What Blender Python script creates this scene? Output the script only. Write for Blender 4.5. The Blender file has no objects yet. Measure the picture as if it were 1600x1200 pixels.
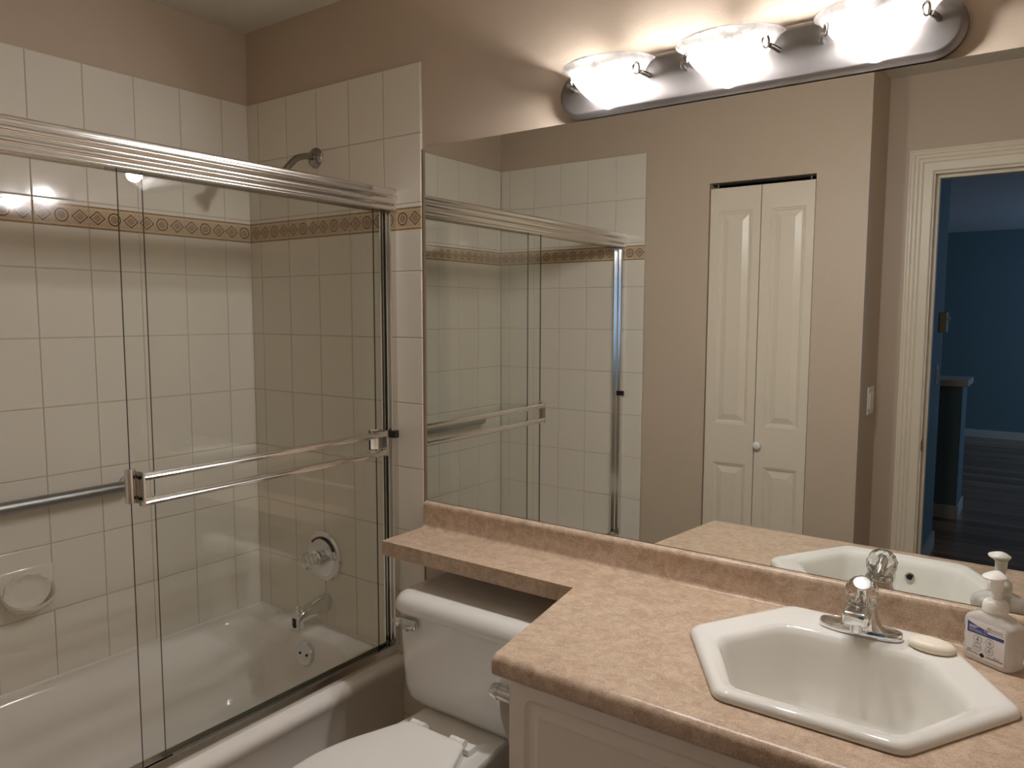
import bpy, bmesh, math, random
from mathutils import Vector, Matrix
random.seed(7)
PI = math.pi
SC = bpy.context.scene
COL = SC.collection

# ------------------------------------------------------------------ camera
cam_d = bpy.data.cameras.new('camera'); cam = bpy.data.objects.new('camera', cam_d); COL.objects.link(cam)
cam_d.sensor_fit = 'HORIZONTAL'; cam_d.sensor_width = 36.0
cam_d.lens = 1178.076 * 36.0 / 1600.0
cam_d.clip_start = 0.02; cam_d.clip_end = 60
R = [(0.81382357, 0.58110693, 0.00243616), (0.05565897, -0.07377445, -0.99572055), (-0.57844039, 0.81047644, -0.0923832)]
C0 = (2.38456, -1.70778, 1.45338)
cam.matrix_world = Matrix(((R[0][0], -R[1][0], -R[2][0], C0[0]),
                           (R[0][1], -R[1][1], -R[2][1], C0[1]),
                           (R[0][2], -R[1][2], -R[2][2], C0[2]), (0, 0, 0, 1)))
SC.camera = cam

# ------------------------------------------------------------------ world, daylight, exposure
w = bpy.data.worlds.new('world'); SC.world = w; w.use_nodes = True
w.node_tree.nodes['Background'].inputs[0].default_value = (0.10, 0.22, 0.50, 1)
w.node_tree.nodes['Background'].inputs[1].default_value = 0.10
BULB_STRENGTH = 620.0                     # the three bulbs of the vanity light
BULB_COLOUR = (1.0, 0.972, 0.972)
la = bpy.data.lights.new('dusk_daylight', 'AREA'); lo = bpy.data.objects.new('dusk_daylight', la); COL.objects.link(lo)
la.shape = 'RECTANGLE'; la.size = 1.6; la.size_y = 2.2; la.energy = 40; la.color = (0.34, 0.54, 0.95)
lo.location = (5.10, -7.03, 1.55); lo.rotation_euler = (0, math.radians(90), 0)   # outside the hall window, shining in (-x)
SC.view_settings.view_transform = 'Standard'; SC.view_settings.look = 'None'
SC.view_settings.gamma = 1.0; SC.view_settings.use_curve_mapping = False
SC.view_settings.exposure = 0.0
SC.cycles.max_bounces = 16; SC.cycles.diffuse_bounces = 6; SC.cycles.glossy_bounces = 8; SC.cycles.transparent_max_bounces = 40

# ------------------------------------------------------------------ constants
CEIL = 2.44
FY = -1.541        # closet wall, facing the mirror
EY = -1.890        # wall with the entry door
TW, TH, ZT = 0.1542, 0.2025, 2.19   # tile pitch, tile top
CT = 0.803         # counter top
RX = 2.95          # right wall

# ------------------------------------------------------------------ materials
def srgb(r, g, b):
    f = lambda c: (c / 255 / 12.92) if c / 255 <= 0.04045 else ((c / 255 + 0.055) / 1.055) ** 2.4
    return (f(r), f(g), f(b), 1)

def mat(name, col, rough=0.5, metal=0.0, bump=None, spec=0.5, coat=0.0, trans=0.0, ior=1.45, aniso=0.0):
    m = bpy.data.materials.new(name); m.use_nodes = True
    nt = m.node_tree; b = nt.nodes['Principled BSDF']
    b.inputs['Base Color'].default_value = col
    b.inputs['Roughness'].default_value = rough
    b.inputs['Metallic'].default_value = metal
    b.inputs['Specular IOR Level'].default_value = spec
    b.inputs['Coat Weight'].default_value = coat
    b.inputs['Transmission Weight'].default_value = trans
    b.inputs['IOR'].default_value = ior
    b.inputs['Anisotropic'].default_value = aniso
    if bump:
        sc, st, dist = bump[:3]
        tc = nt.nodes.new('ShaderNodeTexCoord'); n = nt.nodes.new('ShaderNodeTexNoise'); bp = nt.nodes.new('ShaderNodeBump')
        n.inputs['Scale'].default_value = sc; n.inputs['Detail'].default_value = bump[3] if len(bump) > 3 else 3
        bp.inputs['Strength'].default_value = st; bp.inputs['Distance'].default_value = dist
        nt.links.new(tc.outputs['Object'], n.inputs['Vector'])
        nt.links.new(n.outputs['Fac'], bp.inputs['Height']); nt.links.new(bp.outputs['Normal'], b.inputs['Normal'])
    return m

class NT:
    """small helper for math node graphs"""
    def __init__(s, m): s.nt = m.node_tree; s.l = s.nt.links
    def m(s, op, *a):
        n = s.nt.nodes.new('ShaderNodeMath'); n.operation = op
        for i, x in enumerate(a):
            if isinstance(x, (int, float)): n.inputs[i].default_value = x
            else: s.l.new(x, n.inputs[i])
        return n.outputs[0]
    def mix(s, f, a, b):
        n = s.nt.nodes.new('ShaderNodeMix'); n.data_type = 'RGBA'
        for i, x in ((0, f), (6, a), (7, b)):
            if isinstance(x, (int, float)): n.inputs[i].default_value = x
            elif isinstance(x, tuple): n.inputs[i].default_value = x
            else: s.l.new(x, n.inputs[i])
        return n.outputs[2]
    def new(s, t): return s.nt.nodes.new(t)

PAINT = srgb(194, 177, 158)
M_wall = mat('wall_paint', PAINT, 0.42, bump=(260, 0.25, 0.002, 2), spec=0.35)
M_ceil = mat('ceiling_paint', srgb(214, 208, 194), 0.85, bump=(120, 0.9, 0.006, 4))
M_hallwall = mat('hall_paint', srgb(120, 142, 142), 0.7, bump=(200, 0.2, 0.002, 2))
M_hallceil = mat('hall_ceiling_paint', srgb(236, 234, 230), 0.9)
M_trimw = mat('trim_white', srgb(226, 216, 196), 0.35)
M_grout = mat('grout', srgb(188, 174, 156), 0.8)
M_tile = mat('tile_glaze', srgb(226, 219, 206), 0.07, bump=(9, 0.10, 0.006, 1))
M_porc = mat('porcelain', srgb(228, 225, 217), 0.06, spec=0.6)
M_tub = mat('tub_enamel', srgb(232, 226, 218), 0.10, spec=0.6)
M_chrome = mat('chrome', (0.78, 0.78, 0.78, 1), 0.05, 1.0)
M_schrome = mat('satin_chrome', (0.66, 0.66, 0.65, 1), 0.18, 1.0)
M_alu = mat('bright_aluminium', (0.78, 0.76, 0.73, 1), 0.16, 1.0)
M_satin = mat('knurled_steel', (0.36, 0.36, 0.355, 1), 0.30, 1.0, bump=(700, 0.5, 0.001, 1))
M_nickel = mat('brushed_nickel', (0.27, 0.25, 0.24, 1), 0.36, 1.0, aniso=0.4)
M_dnickel = mat('dark_nickel', (0.36, 0.34, 0.32, 1), 0.16, 1.0)
M_black = mat('black_rubber', (0.012, 0.012, 0.012, 1), 0.5)
M_dark = mat('dark_hole', (0.01, 0.01, 0.01, 1), 0.8)
M_brass = mat('aged_brass', srgb(120, 92, 48), 0.3, 1.0)
M_plast = mat('white_plastic', srgb(236, 232, 224), 0.3)
M_cab = mat('cabinet_thermofoil', srgb(232, 222, 206), 0.33)
M_bif = mat('door_paint', srgb(222, 211, 192), 0.24, bump=(300, 0.25, 0.001, 2))
M_soap = mat('bar_soap', srgb(240, 228, 208), 0.4)
M_paper = mat('tissue_paper', srgb(232, 226, 216), 0.95)
M_almond = mat('almond_plastic', srgb(200, 190, 150), 0.5)
M_closet = mat('closet_inside', srgb(150, 135, 115), 0.8)
M_mirror = mat('mirror_silver', (0.84, 0.86, 0.83, 1), 0.0, 1.0)
M_red = mat('red_enamel', srgb(150, 30, 30), 0.3)
M_navy = mat('navy_enamel', srgb(20, 26, 50), 0.3)
M_lblw = mat('label_white', srgb(232, 226, 222), 0.4)
M_lblb = mat('label_blue', srgb(62, 66, 128), 0.4)
M_lblp = mat('label_pale_blue', srgb(120, 122, 165), 0.4)
M_lblk = mat('label_black', srgb(30, 28, 32), 0.4)
M_lblr = mat('label_brown', srgb(140, 90, 78), 0.4)
M_lblg = mat('label_grey', srgb(110, 104, 102), 0.4)
M_floor = mat('bathroom_vinyl', srgb(150, 132, 110), 0.4)

def glass_mat(name, tint, refl=1.0):
    m = bpy.data.materials.new(name); m.use_nodes = True; nt = m.node_tree; nt.nodes.clear()
    o = nt.nodes.new('ShaderNodeOutputMaterial'); mx = nt.nodes.new('ShaderNodeMixShader')
    t = nt.nodes.new('ShaderNodeBsdfTransparent'); g = nt.nodes.new('ShaderNodeBsdfGlossy'); f = nt.nodes.new('ShaderNodeFresnel')
    t.inputs[0].default_value = tint; g.inputs['Roughness'].default_value = 0.0; f.inputs[0].default_value = 1.5
    # both faces of a pane reflect like a surface seen from the outside
    geo = nt.nodes.new('ShaderNodeNewGeometry'); lw = nt.nodes.new('ShaderNodeLayerWeight'); lw.inputs[0].default_value = 0.5
    a = NT(m); c = a.m('SUBTRACT', 1.0, lw.outputs['Facing'])
    sch = a.m('ADD', 0.04, a.m('MULTIPLY', 0.96, a.m('POWER', lw.outputs['Facing'], 5.0)))
    nt.nodes.remove(f); nt.nodes.remove(geo)
    nt.links.new(a.m('MULTIPLY', sch, refl), mx.inputs[0]); nt.links.new(t.outputs[0], mx.inputs[1]); nt.links.new(g.outputs[0], mx.inputs[2])
    nt.links.new(mx.outputs[0], o.inputs[0])
    return m
M_glass = glass_mat('shower_glass', (0.991, 0.997, 0.993, 1))
M_gedge = mat('glass_edge', srgb(38, 52, 44), 0.15)
M_acryl = mat('clear_acrylic', (0.95, 0.95, 0.94, 1), 0.02, trans=1.0, ior=1.49)

def shade_mat():
    m = bpy.data.materials.new('alabaster_glass'); m.use_nodes = True; nt = m.node_tree; nt.nodes.clear()
    a = NT(m); o = a.new('ShaderNodeOutputMaterial')
    tc = a.new('ShaderNodeTexCoord'); n = a.new('ShaderNodeTexNoise')
    n.inputs['Scale'].default_value = 9; n.inputs['Detail'].default_value = 4; n.inputs['Distortion'].default_value = 2.2
    nt.links.new(tc.outputs['Object'], n.inputs['Vector'])
    r = a.new('ShaderNodeValToRGB'); r.color_ramp.elements[0].position = 0.42; r.color_ramp.elements[1].position = 0.62
    nt.links.new(n.outputs['Fac'], r.inputs[0])
    tr = a.new('ShaderNodeBsdfTransparent'); tl = a.new('ShaderNodeBsdfTranslucent'); df = a.new('ShaderNodeBsdfDiffuse')
    gl = a.new('ShaderNodeBsdfGlossy'); gl.inputs['Roughness'].default_value = 0.08
    tl.inputs[0].default_value = (0.93, 0.92, 0.91, 1); df.inputs[0].default_value = (0.93, 0.92, 0.91, 1)
    m1 = a.new('ShaderNodeMixShader'); m1.inputs[0].default_value = 0.45
    nt.links.new(tl.outputs[0], m1.inputs[1]); nt.links.new(df.outputs[0], m1.inputs[2])
    m2 = a.new('ShaderNodeMixShader')
    lw = a.new('ShaderNodeLayerWeight'); lw.inputs[0].default_value = 0.5
    graze = a.m('DIVIDE', 1.0, a.m('ADD', 0.16, a.m('SUBTRACT', 1.0, lw.outputs['Facing'])))      # longer path through the glass near the outline
    sz = a.new('ShaderNodeSeparateXYZ'); nt.links.new(tc.outputs['Object'], sz.inputs[0])
    dens = a.m('MAXIMUM', 0.0, a.m('DIVIDE', a.m('SUBTRACT', sz.outputs[2], 1.951), 0.1))      # scatter raised towards the rim to even out the shade's glow
    dens = a.m('ADD', 0.085, a.m('MULTIPLY', a.m('POWER', dens, 1.6), 0.50))
    swirl = a.m('MULTIPLY', dens, a.m('ADD', 0.55, a.m('MULTIPLY', a.m('SUBTRACT', 1.0, r.outputs[0]), 0.9)))
    nt.links.new(a.m('MULTIPLY', graze, swirl), m2.inputs[0])
    nt.links.new(tr.outputs[0], m2.inputs[1]); nt.links.new(m1.outputs[0], m2.inputs[2])
    m3 = a.new('ShaderNodeMixShader'); m3.inputs[0].default_value = 0.03
    nt.links.new(m2.outputs[0], m3.inputs[1]); nt.links.new(gl.outputs[0], m3.inputs[2])
    nt.links.new(m3.outputs[0], o.inputs[0])
    return m
M_shade = shade_mat()
M_bulb = bpy.data.materials.new('lit_bulb'); M_bulb.use_nodes = True
_b = M_bulb.node_tree.nodes['Principled BSDF']
_b.inputs['Emission Color'].default_value = (*BULB_COLOUR, 1); _b.inputs['Emission Strength'].default_value = BULB_STRENGTH

def bottle_mat():
    m = bpy.data.materials.new('clear_bottle_plastic'); m.use_nodes = True; nt = m.node_tree
    p = nt.nodes['Principled BSDF']; o = nt.nodes['Material Output']
    p.inputs['Base Color'].default_value = srgb(238, 234, 228); p.inputs['Roughness'].default_value = 0.16; p.inputs['Subsurface Weight'].default_value = 0.0
    t = nt.nodes.new('ShaderNodeBsdfTransparent'); t.inputs[0].default_value = (0.93, 0.93, 0.91, 1)
    x = nt.nodes.new('ShaderNodeMixShader'); x.inputs[0].default_value = 0.58
    nt.links.new(t.outputs[0], x.inputs[1]); nt.links.new(p.outputs[0], x.inputs[2]); nt.links.new(x.outputs[0], o.inputs[0])
    return m
M_bottle = bottle_mat()

def laminate():
    m = mat('laminate', srgb(178, 150, 120), 0.30)
    a = NT(m); nt = m.node_tree; b = nt.nodes['Principled BSDF']
    tc = a.new('ShaderNodeTexCoord')
    def noise(sc, det, dist, rot=0.0, stretch=(1, 1, 1)):
        mp = a.new('ShaderNodeMapping'); mp.inputs['Rotation'].default_value = (0, 0, rot); mp.inputs['Scale'].default_value = stretch
        n = a.new('ShaderNodeTexNoise'); n.inputs['Scale'].default_value = sc; n.inputs['Detail'].default_value = det
        n.inputs['Distortion'].default_value = dist
        nt.links.new(tc.outputs['Object'], mp.inputs[0]); nt.links.new(mp.outputs[0], n.inputs['Vector'])
        return n.outputs['Fac']
    def ramp(x, p0, p1):
        r = a.new('ShaderNodeValToRGB'); r.color_ramp.elements[0].position = p0; r.color_ramp.elements[1].position = p1
        nt.links.new(x, r.inputs[0]); return r.outputs[0]
    big = ramp(noise(38, 3, 0.8), 0.35, 0.65)
    fa = ramp(noise(150, 4, 3.0, 0.6, (1, 2.6, 2.6)), 0.50, 0.68)
    fb = ramp(noise(165, 4, 3.0, -0.9, (1, 2.6, 2.6)), 0.54, 0.70)
    c = a.mix(big, srgb(176, 150, 126), srgb(206, 182, 157))
    c = a.mix(a.m('MULTIPLY', fa, 0.95), c, srgb(138, 110, 86))
    c = a.mix(a.m('MULTIPLY', fb, 0.9), c, srgb(236, 216, 192))
    nt.links.new(c, b.inputs['Base Color'])
    return m
M_lam = laminate()

def decor():
    m = mat('decor_tile', srgb(226, 219, 206), 0.09, bump=(9, 0.10, 0.006, 1))
    a = NT(m); nt = m.node_tree; b = nt.nodes['Principled BSDF']
    uv = a.new('ShaderNodeUVMap'); sx = a.new('ShaderNodeSeparateXYZ'); nt.links.new(uv.outputs[0], sx.inputs[0])
    U, V = sx.outputs[0], sx.outputs[1]          # both in metres inside the tile
    d = a.m('SUBTRACT', TH, V)                    # distance from the tile's top
    inside = a.m('MULTIPLY', a.m('GREATER_THAN', d, 0.0115), a.m('LESS_THAN', d, 0.0785))
    e = a.m('ABSOLUTE', a.m('SUBTRACT', d, 0.045))        # distance from band centre, 0..0.0335
    edge = a.m('GREATER_THAN', e, 0.0290)
    line = a.m('MULTIPLY', a.m('GREATER_THAN', e, 0.0235), a.m('LESS_THAN', e, 0.0262))
    p = TW / 3
    cell = a.m('FLOOR', a.m('DIVIDE', U, p))
    lu = a.m('SUBTRACT', a.m('SUBTRACT', U, a.m('MULTIPLY', cell, p)), p / 2)
    lv = a.m('SUBTRACT', d, 0.045)
    au, av = a.m('ABSOLUTE', lu), a.m('ABSOLUTE', lv)
    isc = a.m('LESS_THAN', a.m('ABSOLUTE', a.m('SUBTRACT', cell, 1.0)), 0.5)
    dd = a.m('ADD', au, a.m('MULTIPLY', av, 1.12))                        # diamond metric
    dc = a.m('MULTIPLY', a.m('SQRT', a.m('ADD', a.m('MULTIPLY', lu, lu), a.m('MULTIPLY', lv, lv))), 1.22)
    dist = a.m('ADD', a.m('MULTIPLY', isc, dc), a.m('MULTIPLY', a.m('SUBTRACT', 1.0, isc), dd))
    outline = a.m('LESS_THAN', a.m('ABSOLUTE', a.m('SUBTRACT', dist, 0.0218)), 0.0021)
    inner = a.m('LESS_THAN', dist, 0.0145)
    halo = a.m('LESS_THAN', a.m('ABSOLUTE', a.m('SUBTRACT', dist, 0.0180)), 0.0020)
    # dots between the motifs
    bu = a.m('SUBTRACT', p / 2, au); bv = a.m('SUBTRACT', av, 0.0135)
    db = a.m('SQRT', a.m('ADD', a.m('MULTIPLY', bu, bu), a.m('MULTIPLY', bv, bv)))
    dotr = a.m('LESS_THAN', db, 0.0040); dot = a.m('LESS_THAN', db, 0.0015)
    n = a.new('ShaderNodeTexNoise'); n.inputs['Scale'].default_value = 420; n.inputs['Detail'].default_value = 2
    tc = a.new('ShaderNodeTexCoord'); nt.links.new(tc.outputs['Object'], n.inputs['Vector'])
    sp = a.m('GREATER_THAN', n.outputs['Fac'], 0.5)
    ground = a.mix(sp, srgb(198, 177, 150), srgb(178, 156, 130))
    c = a.mix(edge, ground, a.mix(sp, srgb(160, 130, 96), srgb(128, 100, 74)))
    c = a.mix(line, c, srgb(216, 188, 146))
    n2 = a.new('ShaderNodeTexNoise'); n2.inputs['Scale'].default_value = 260; n2.inputs['Detail'].default_value = 3; n2.inputs['Distortion'].default_value = 3
    nt.links.new(tc.outputs['Object'], n2.inputs['Vector'])
    swirl = a.m('GREATER_THAN', n2.outputs['Fac'], 0.5)
    c = a.mix(inner, c, a.mix(swirl, srgb(176, 152, 128), srgb(140, 116, 96)))
    c = a.mix(halo, c, srgb(206, 178, 140))
    c = a.mix(outline, c, srgb(74, 56, 40))
    c = a.mix(dotr, c, srgb(212, 182, 140)); c = a.mix(dot, c, srgb(96, 74, 54))
    c = a.mix(inside, srgb(226, 219, 206), c)
    nt.links.new(c, b.inputs['Base Color'])
    return m
M_decor = decor()

def wood_floor():
    m = mat('dark_plank_floor', srgb(80, 60, 44), 0.22)
    a = NT(m); nt = m.node_tree; b = nt.nodes['Principled BSDF']
    tc = a.new('ShaderNodeTexCoord'); sx = a.new('ShaderNodeSeparateXYZ'); nt.links.new(tc.outputs['Object'], sx.inputs[0])
    row = a.m('FLOOR', a.m('DIVIDE', sx.outputs[1], 0.12))
    wn = a.new('ShaderNodeTexWhiteNoise'); wn.noise_dimensions = '1D'; nt.links.new(row, wn.inputs['W'])
    mp = a.new('ShaderNodeMapping'); mp.inputs['Scale'].default_value = (1.2, 30, 1)
    n = a.new('ShaderNodeTexNoise'); n.inputs['Scale'].default_value = 2; n.inputs['Detail'].default_value = 4
    nt.links.new(tc.outputs['Object'], mp.inputs[0]); nt.links.new(mp.outputs[0], n.inputs['Vector'])
    f = a.m('ADD', a.m('MULTIPLY', wn.outputs[0], 0.5), a.m('MULTIPLY', n.outputs['Fac'], 0.5))
    c = a.mix(f, srgb(96, 66, 46), srgb(186, 146, 112))
    fr = a.m('FRACT', a.m('DIVIDE', sx.outputs[1], 0.12))
    c = a.mix(a.m('LESS_THAN', fr, 0.04), c, srgb(26, 18, 12))
    nt.links.new(c, b.inputs['Base Color'])
    return m
M_wood = wood_floor()

# ------------------------------------------------------------------ mesh builder
class MB:
    def __init__(s): s.v = []; s.f = []; s.mi = []; s.uv = {}
    def add(s, vs, fs, mi=0):
        o = len(s.v); s.v += [tuple(v) for v in vs]
        for f in fs: s.f.append(tuple(i + o for i in f)); s.mi.append(mi)
        return o
    def box(s, a, b, mi=0):
        x0, y0, z0 = a; x1, y1, z1 = b
        s.add([(x0, y0, z0), (x1, y0, z0), (x1, y1, z0), (x0, y1, z0), (x0, y0, z1), (x1, y0, z1), (x1, y1, z1), (x0, y1, z1)],
              [(0, 3, 2, 1), (4, 5, 6, 7), (0, 1, 5, 4), (1, 2, 6, 5), (2, 3, 7, 6), (3, 0, 4, 7)], mi); return s
    def loft(s, rings, cap0=True, cap1=True, closed=True, mi=0):
        n = len(rings[0]); vs = [p for r in rings for p in r]; fs = []
        for i in range(len(rings) - 1):
            for j in range(n if closed else n - 1):
                k = (j + 1) % n; fs.append((i * n + j, i * n + k, (i + 1) * n + k, (i + 1) * n + j))
        if cap0: fs.append(tuple(range(n))[::-1])
        if cap1: fs.append(tuple((len(rings) - 1) * n + j for j in range(n)))
        s.add(vs, fs, mi); return s
    def tube(s, path, r, n=12, mi=0, cap=True, squash=1.0, closed=False):
        P = [Vector(p) for p in path]; rs = r if isinstance(r, (list, tuple)) else [r] * len(P)
        rings = []; up = None
        for i, p in enumerate(P):
            if closed: t = (P[(i + 1) % len(P)] - P[i - 1]).normalized()
            else: t = (P[min(i + 1, len(P) - 1)] - P[max(i - 1, 0)]).normalized()
            if up is None:
                up = Vector((0, 0, 1)) if abs(t.z) < 0.9 else Vector((0, 1, 0))
            a = t.cross(up).normalized(); b = a.cross(t).normalized(); up = b
            rings.append([p + a * math.cos(q) * rs[i] + b * math.sin(q) * rs[i] * squash for q in [2 * PI * k / n for k in range(n)]])
        if closed: rings.append(rings[0]); cap = False
        s.loft(rings, cap, cap, mi=mi); return s
    def lathe(s, prof, n=32, M=None, mi=0, cap0=True, cap1=True):
        """prof: (radius, height) list along +z, placed by matrix M"""
        M = M or Matrix()
        s.loft([[M @ Vector((r * math.cos(2 * PI * k / n), r * math.sin(2 * PI * k / n), h)) for k in range(n)] for r, h in prof], cap0, cap1, mi=mi)
        return s
    def extrude(s, prof, frame0, frame1, mi=0):
        """closed profile (a,b) mapped by two functions"""
        s.loft([[frame0(*p) for p in prof], [frame1(*p) for p in prof]], mi=mi); return s
    def build(s, name, mats, parent=None, ang=40, bevel=None, smooth=True, loc=None, recalc=True):
        me = bpy.data.meshes.new(name); me.from_pydata(s.v, [], s.f); me.validate(clean_customdata=False)
        if not isinstance(mats, (list, tuple)): mats = [mats]
        for m in mats: me.materials.append(m)
        if len(me.polygons) == len(s.mi):
            for p, i in zip(me.polygons, s.mi): p.material_index = i
        if recalc:
            bm = bmesh.new(); bm.from_mesh(me); bmesh.ops.recalc_face_normals(bm, faces=bm.faces); bm.to_mesh(me); bm.free()
        if smooth:
            for p in me.polygons: p.use_smooth = True
            me.set_sharp_from_angle(angle=math.radians(ang))
        o = bpy.data.objects.new(name, me); COL.objects.link(o)
        if parent is not None:
            o.parent = parent
            o.matrix_parent_inverse = parent.matrix_basis.inverted()
        if bevel:
            md = o.modifiers.new('bevel', 'BEVEL'); md.width = bevel; md.segments = 3; md.limit_method = 'ANGLE'; md.angle_limit = math.radians(40)
        if loc: o.location = loc
        return o

def thing(name, label, cat, loc=(0, 0, 0), group=None):
    o = bpy.data.objects.new(name, None); COL.objects.link(o); o.location = loc; o.empty_display_size = 0.05
    return tag(o, label, cat, group)
def tag(o, label, cat, group=None):
    o['label'] = label; o['category'] = cat
    if group: o['group'] = group
    return o
def struct(o): o['kind'] = 'structure'; return o
def box(name, a, b, m, parent=None, bevel=None):
    return MB().box(a, b).build(name, m, parent, bevel=bevel)
def rrect(x0, y0, x1, y1, r, n=6):
    """rounded rectangle outline, counter-clockwise; r one value or four (bl, br, tr, tl)"""
    rs = r if isinstance(r, (list, tuple)) else [r] * 4
    out = []
    for (cx, cy, a0, q) in ((x0, y0, PI, rs[0]), (x1, y0, 1.5 * PI, rs[1]), (x1, y1, 0, rs[2]), (x0, y1, 0.5 * PI, rs[3])):
        ox = cx + q if cx == x0 else cx - q; oy = cy + q if cy == y0 else cy - q
        for k in range(n + 1):
            t = a0 + 0.5 * PI * k / n; out.append((ox + q * math.cos(t), oy + q * math.sin(t)))
    return out
def rotm(axis_z, origin):
    """matrix taking +z to axis_z"""
    z = Vector(axis_z).normalized(); q = Vector((0, 0, 1)).rotation_difference(z)
    return Matrix.Translation(Vector(origin)) @ q.to_matrix().to_4x4()
def catmull(P, n=6):
    P = [Vector(p) for p in P]; out = []
    for i in range(len(P) - 1):
        p0 = P[max(i - 1, 0)]; p1 = P[i]; p2 = P[i + 1]; p3 = P[min(i + 2, len(P) - 1)]
        for k in range(n):
            t = k / n
            out.append(0.5 * ((2 * p1) + (p2 - p0) * t + (2 * p0 - 5 * p1 + 4 * p2 - p3) * t * t + (3 * p1 - p0 - 3 * p2 + p3) * t ** 3))
    out.append(P[-1]); return out

# ================================================================== ROOM SHELL
def wall_with_hole(name, axis, c0, c1, u0, u1, z1, hu0, hu1, hz0, hz1, m):
    """wall slab between c0..c1 along axis with one opening"""
    b = MB()
    def bx(a0, a1, q0, q1):
        if a1 - a0 < 1e-6 or q1 - q0 < 1e-6: return
        if axis == 'y': b.box((a0, c0, q0), (a1, c1, q1))
        else: b.box((c0, a0, q0), (c1, a1, q1))
    bx(u0, hu0, 0, z1); bx(hu1, u1, 0, z1); bx(hu0, hu1, hz1, z1); bx(hu0, hu1, 0, hz0)
    return struct(b.build(name, m, smooth=False))

struct(box('floor', (-0.12, EY - 0.12, -0.10), (RX + 0.12, 0.12, 0), M_floor))
struct(box('ceiling', (-0.12, EY - 0.12, CEIL), (RX + 0.12, 0.12, CEIL + 0.1), M_ceil))
struct(box('wall_left', (-0.12, FY - 0.1, 0), (0, 0.12, CEIL), M_wall))
struct(box('wall_back', (0, 0, 0), (RX + 0.12, 0.12, CEIL), M_wall))
struct(box('wall_right', (RX, EY - 0.12, 0), (RX + 0.12, 0, CEIL), M_wall))
CX0, CX1, CZ = 1.133, 1.580, 2.022            # closet opening
wall_with_hole('wall_front', 'y', FY - 0.1, FY, 0, 1.777, CEIL, CX0, CX1, 0, CZ, M_wall)
struct(box('wall_recess', (1.677, EY, 0), (1.777, FY - 0.1, CEIL), M_wall))
DX0, DX1, DZ = 1.945, 2.72, 2.045             # entry door opening
wall_with_hole('wall_entry', 'y', EY - 0.12, EY, 1.0, RX, CEIL, DX0, DX1, 0, DZ, M_wall)
struct(box('wall_closet', (1.0, EY, 0), (1.04, FY - 0.1, CEIL), M_closet))

# --- tile cladding
def tile_wall(name, us, zs, place, decor_row=2, extra=()):
    """us, zs: grout positions (ascending u, descending z); place(u, z, depth) -> point"""
    b = MB(); uvs = []
    g, t, e = 0.0011, 0.0065, 0.0022
    def one(u0, u1, z0, z1, mi, uoff):
        a = [(u0 + g, z0 + g), (u1 - g, z0 + g), (u1 - g, z1 - g), (u0 + g, z1 - g)]
        i = [(u0 + g + e, z0 + g + e), (u1 - g - e, z0 + g + e), (u1 - g - e, z1 - g - e), (u0 + g + e, z1 - g - e)]
        jx = random.uniform(-1, 1) * 0.00018; jz = random.uniform(-1, 1) * 0.00018
        um, zm = (u0 + u1) / 2, (z0 + z1) / 2
        tl = lambda u, z: ((u - um) / (TW / 2)) * jx + ((z - zm) / (TH / 2)) * jz
        vs = [place(u, z, 0.0) for u, z in a] + [place(u, z, t - 0.0009) for u, z in a] + [place(u, z, t + tl(u, z)) for u, z in i]
        fs = [(8, 9, 10, 11)]
        for k in range(4):
            q = (k + 1) % 4; fs += [(k, q, 4 + q, 4 + k), (4 + k, 4 + q, 8 + q, 8 + k)]
        b.add(vs, fs, mi)
        coords = a + a + i
        for f in fs: uvs.append([(coords[j][0] - u0 + uoff, coords[j][1] - z0) for j in f])
    def slab(u0, u1, z0, z1):
        vs = [place(u, z, d) for d in (0, 0.0045) for u, z in ((u0, z0), (u1, z0), (u1, z1), (u0, z1))]
        fs = [(4, 5, 6, 7), (0, 1, 5, 4), (1, 2, 6, 5), (2, 3, 7, 6), (3, 0, 4, 7)]
        b.add(vs, fs, 0)
        for f in fs: uvs.append([(0, 0)] * len(f))
    slab(us[0], us[-1], zs[-1], zs[0])
    for ri in range(len(zs) - 1):
        for ci in range(len(us) - 1):
            wd = us[ci + 1] - us[ci]
            uo = 0.0 if wd > TW * 0.95 else (TW - wd if ci == 0 else 0.0)
            one(us[ci], us[ci + 1], zs[ri + 1], zs[ri], 2 if ri == decor_row else 1, uo)
    for (u0, u1, z0, z1) in extra:
        slab(u0, u1, z0, z1); one(u0, u1, z0, z1, 1, 0)
    o = b.build(name, [M_grout, M_tile, M_decor], ang=14, recalc=False)
    me = o.data; l = me.uv_layers.new(name='UVMap')
    for p, c in zip(me.polygons, uvs):
        for li, q in zip(p.loop_indices, c): l.data[li].uv = q
    bm = bmesh.new(); bm.from_mesh(me); bmesh.ops.recalc_face_normals(bm, faces=bm.faces); bm.to_mesh(me); bm.free()
    return struct(o)
zs9 = [ZT - r * TH for r in range(10)]
zs9[-1] = 0.366
yl = [0.0] + [0.1089 + i * TW for i in range(10)]
yl = [y for y in yl if y < -FY - 0.03] + [-FY - 0.006]
tile_wall('wall_left_tiles', yl, zs9, lambda u, z, d: (d, -u, z))
xb = [0.0062] + [0.0662 + i * TW for i in range(6)]
tile_wall('wall_back_tiles', xb, zs9, lambda u, z, d: (u, -d, z),
          extra=[(0.683, xb[-1], 0.165, 0.366), (0.683, xb[-1], 0.0, 0.165)])
xf = [0.0062] + [0.0604 + i * TW for i in range(6)]
tile_wall('wall_front_tiles', xf, zs9, lambda u, z, d: (u, FY + d, z),
          extra=[(0.770, xf[-1], 0.165, 0.366), (0.770, xf[-1], 0.0, 0.165)])

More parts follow.
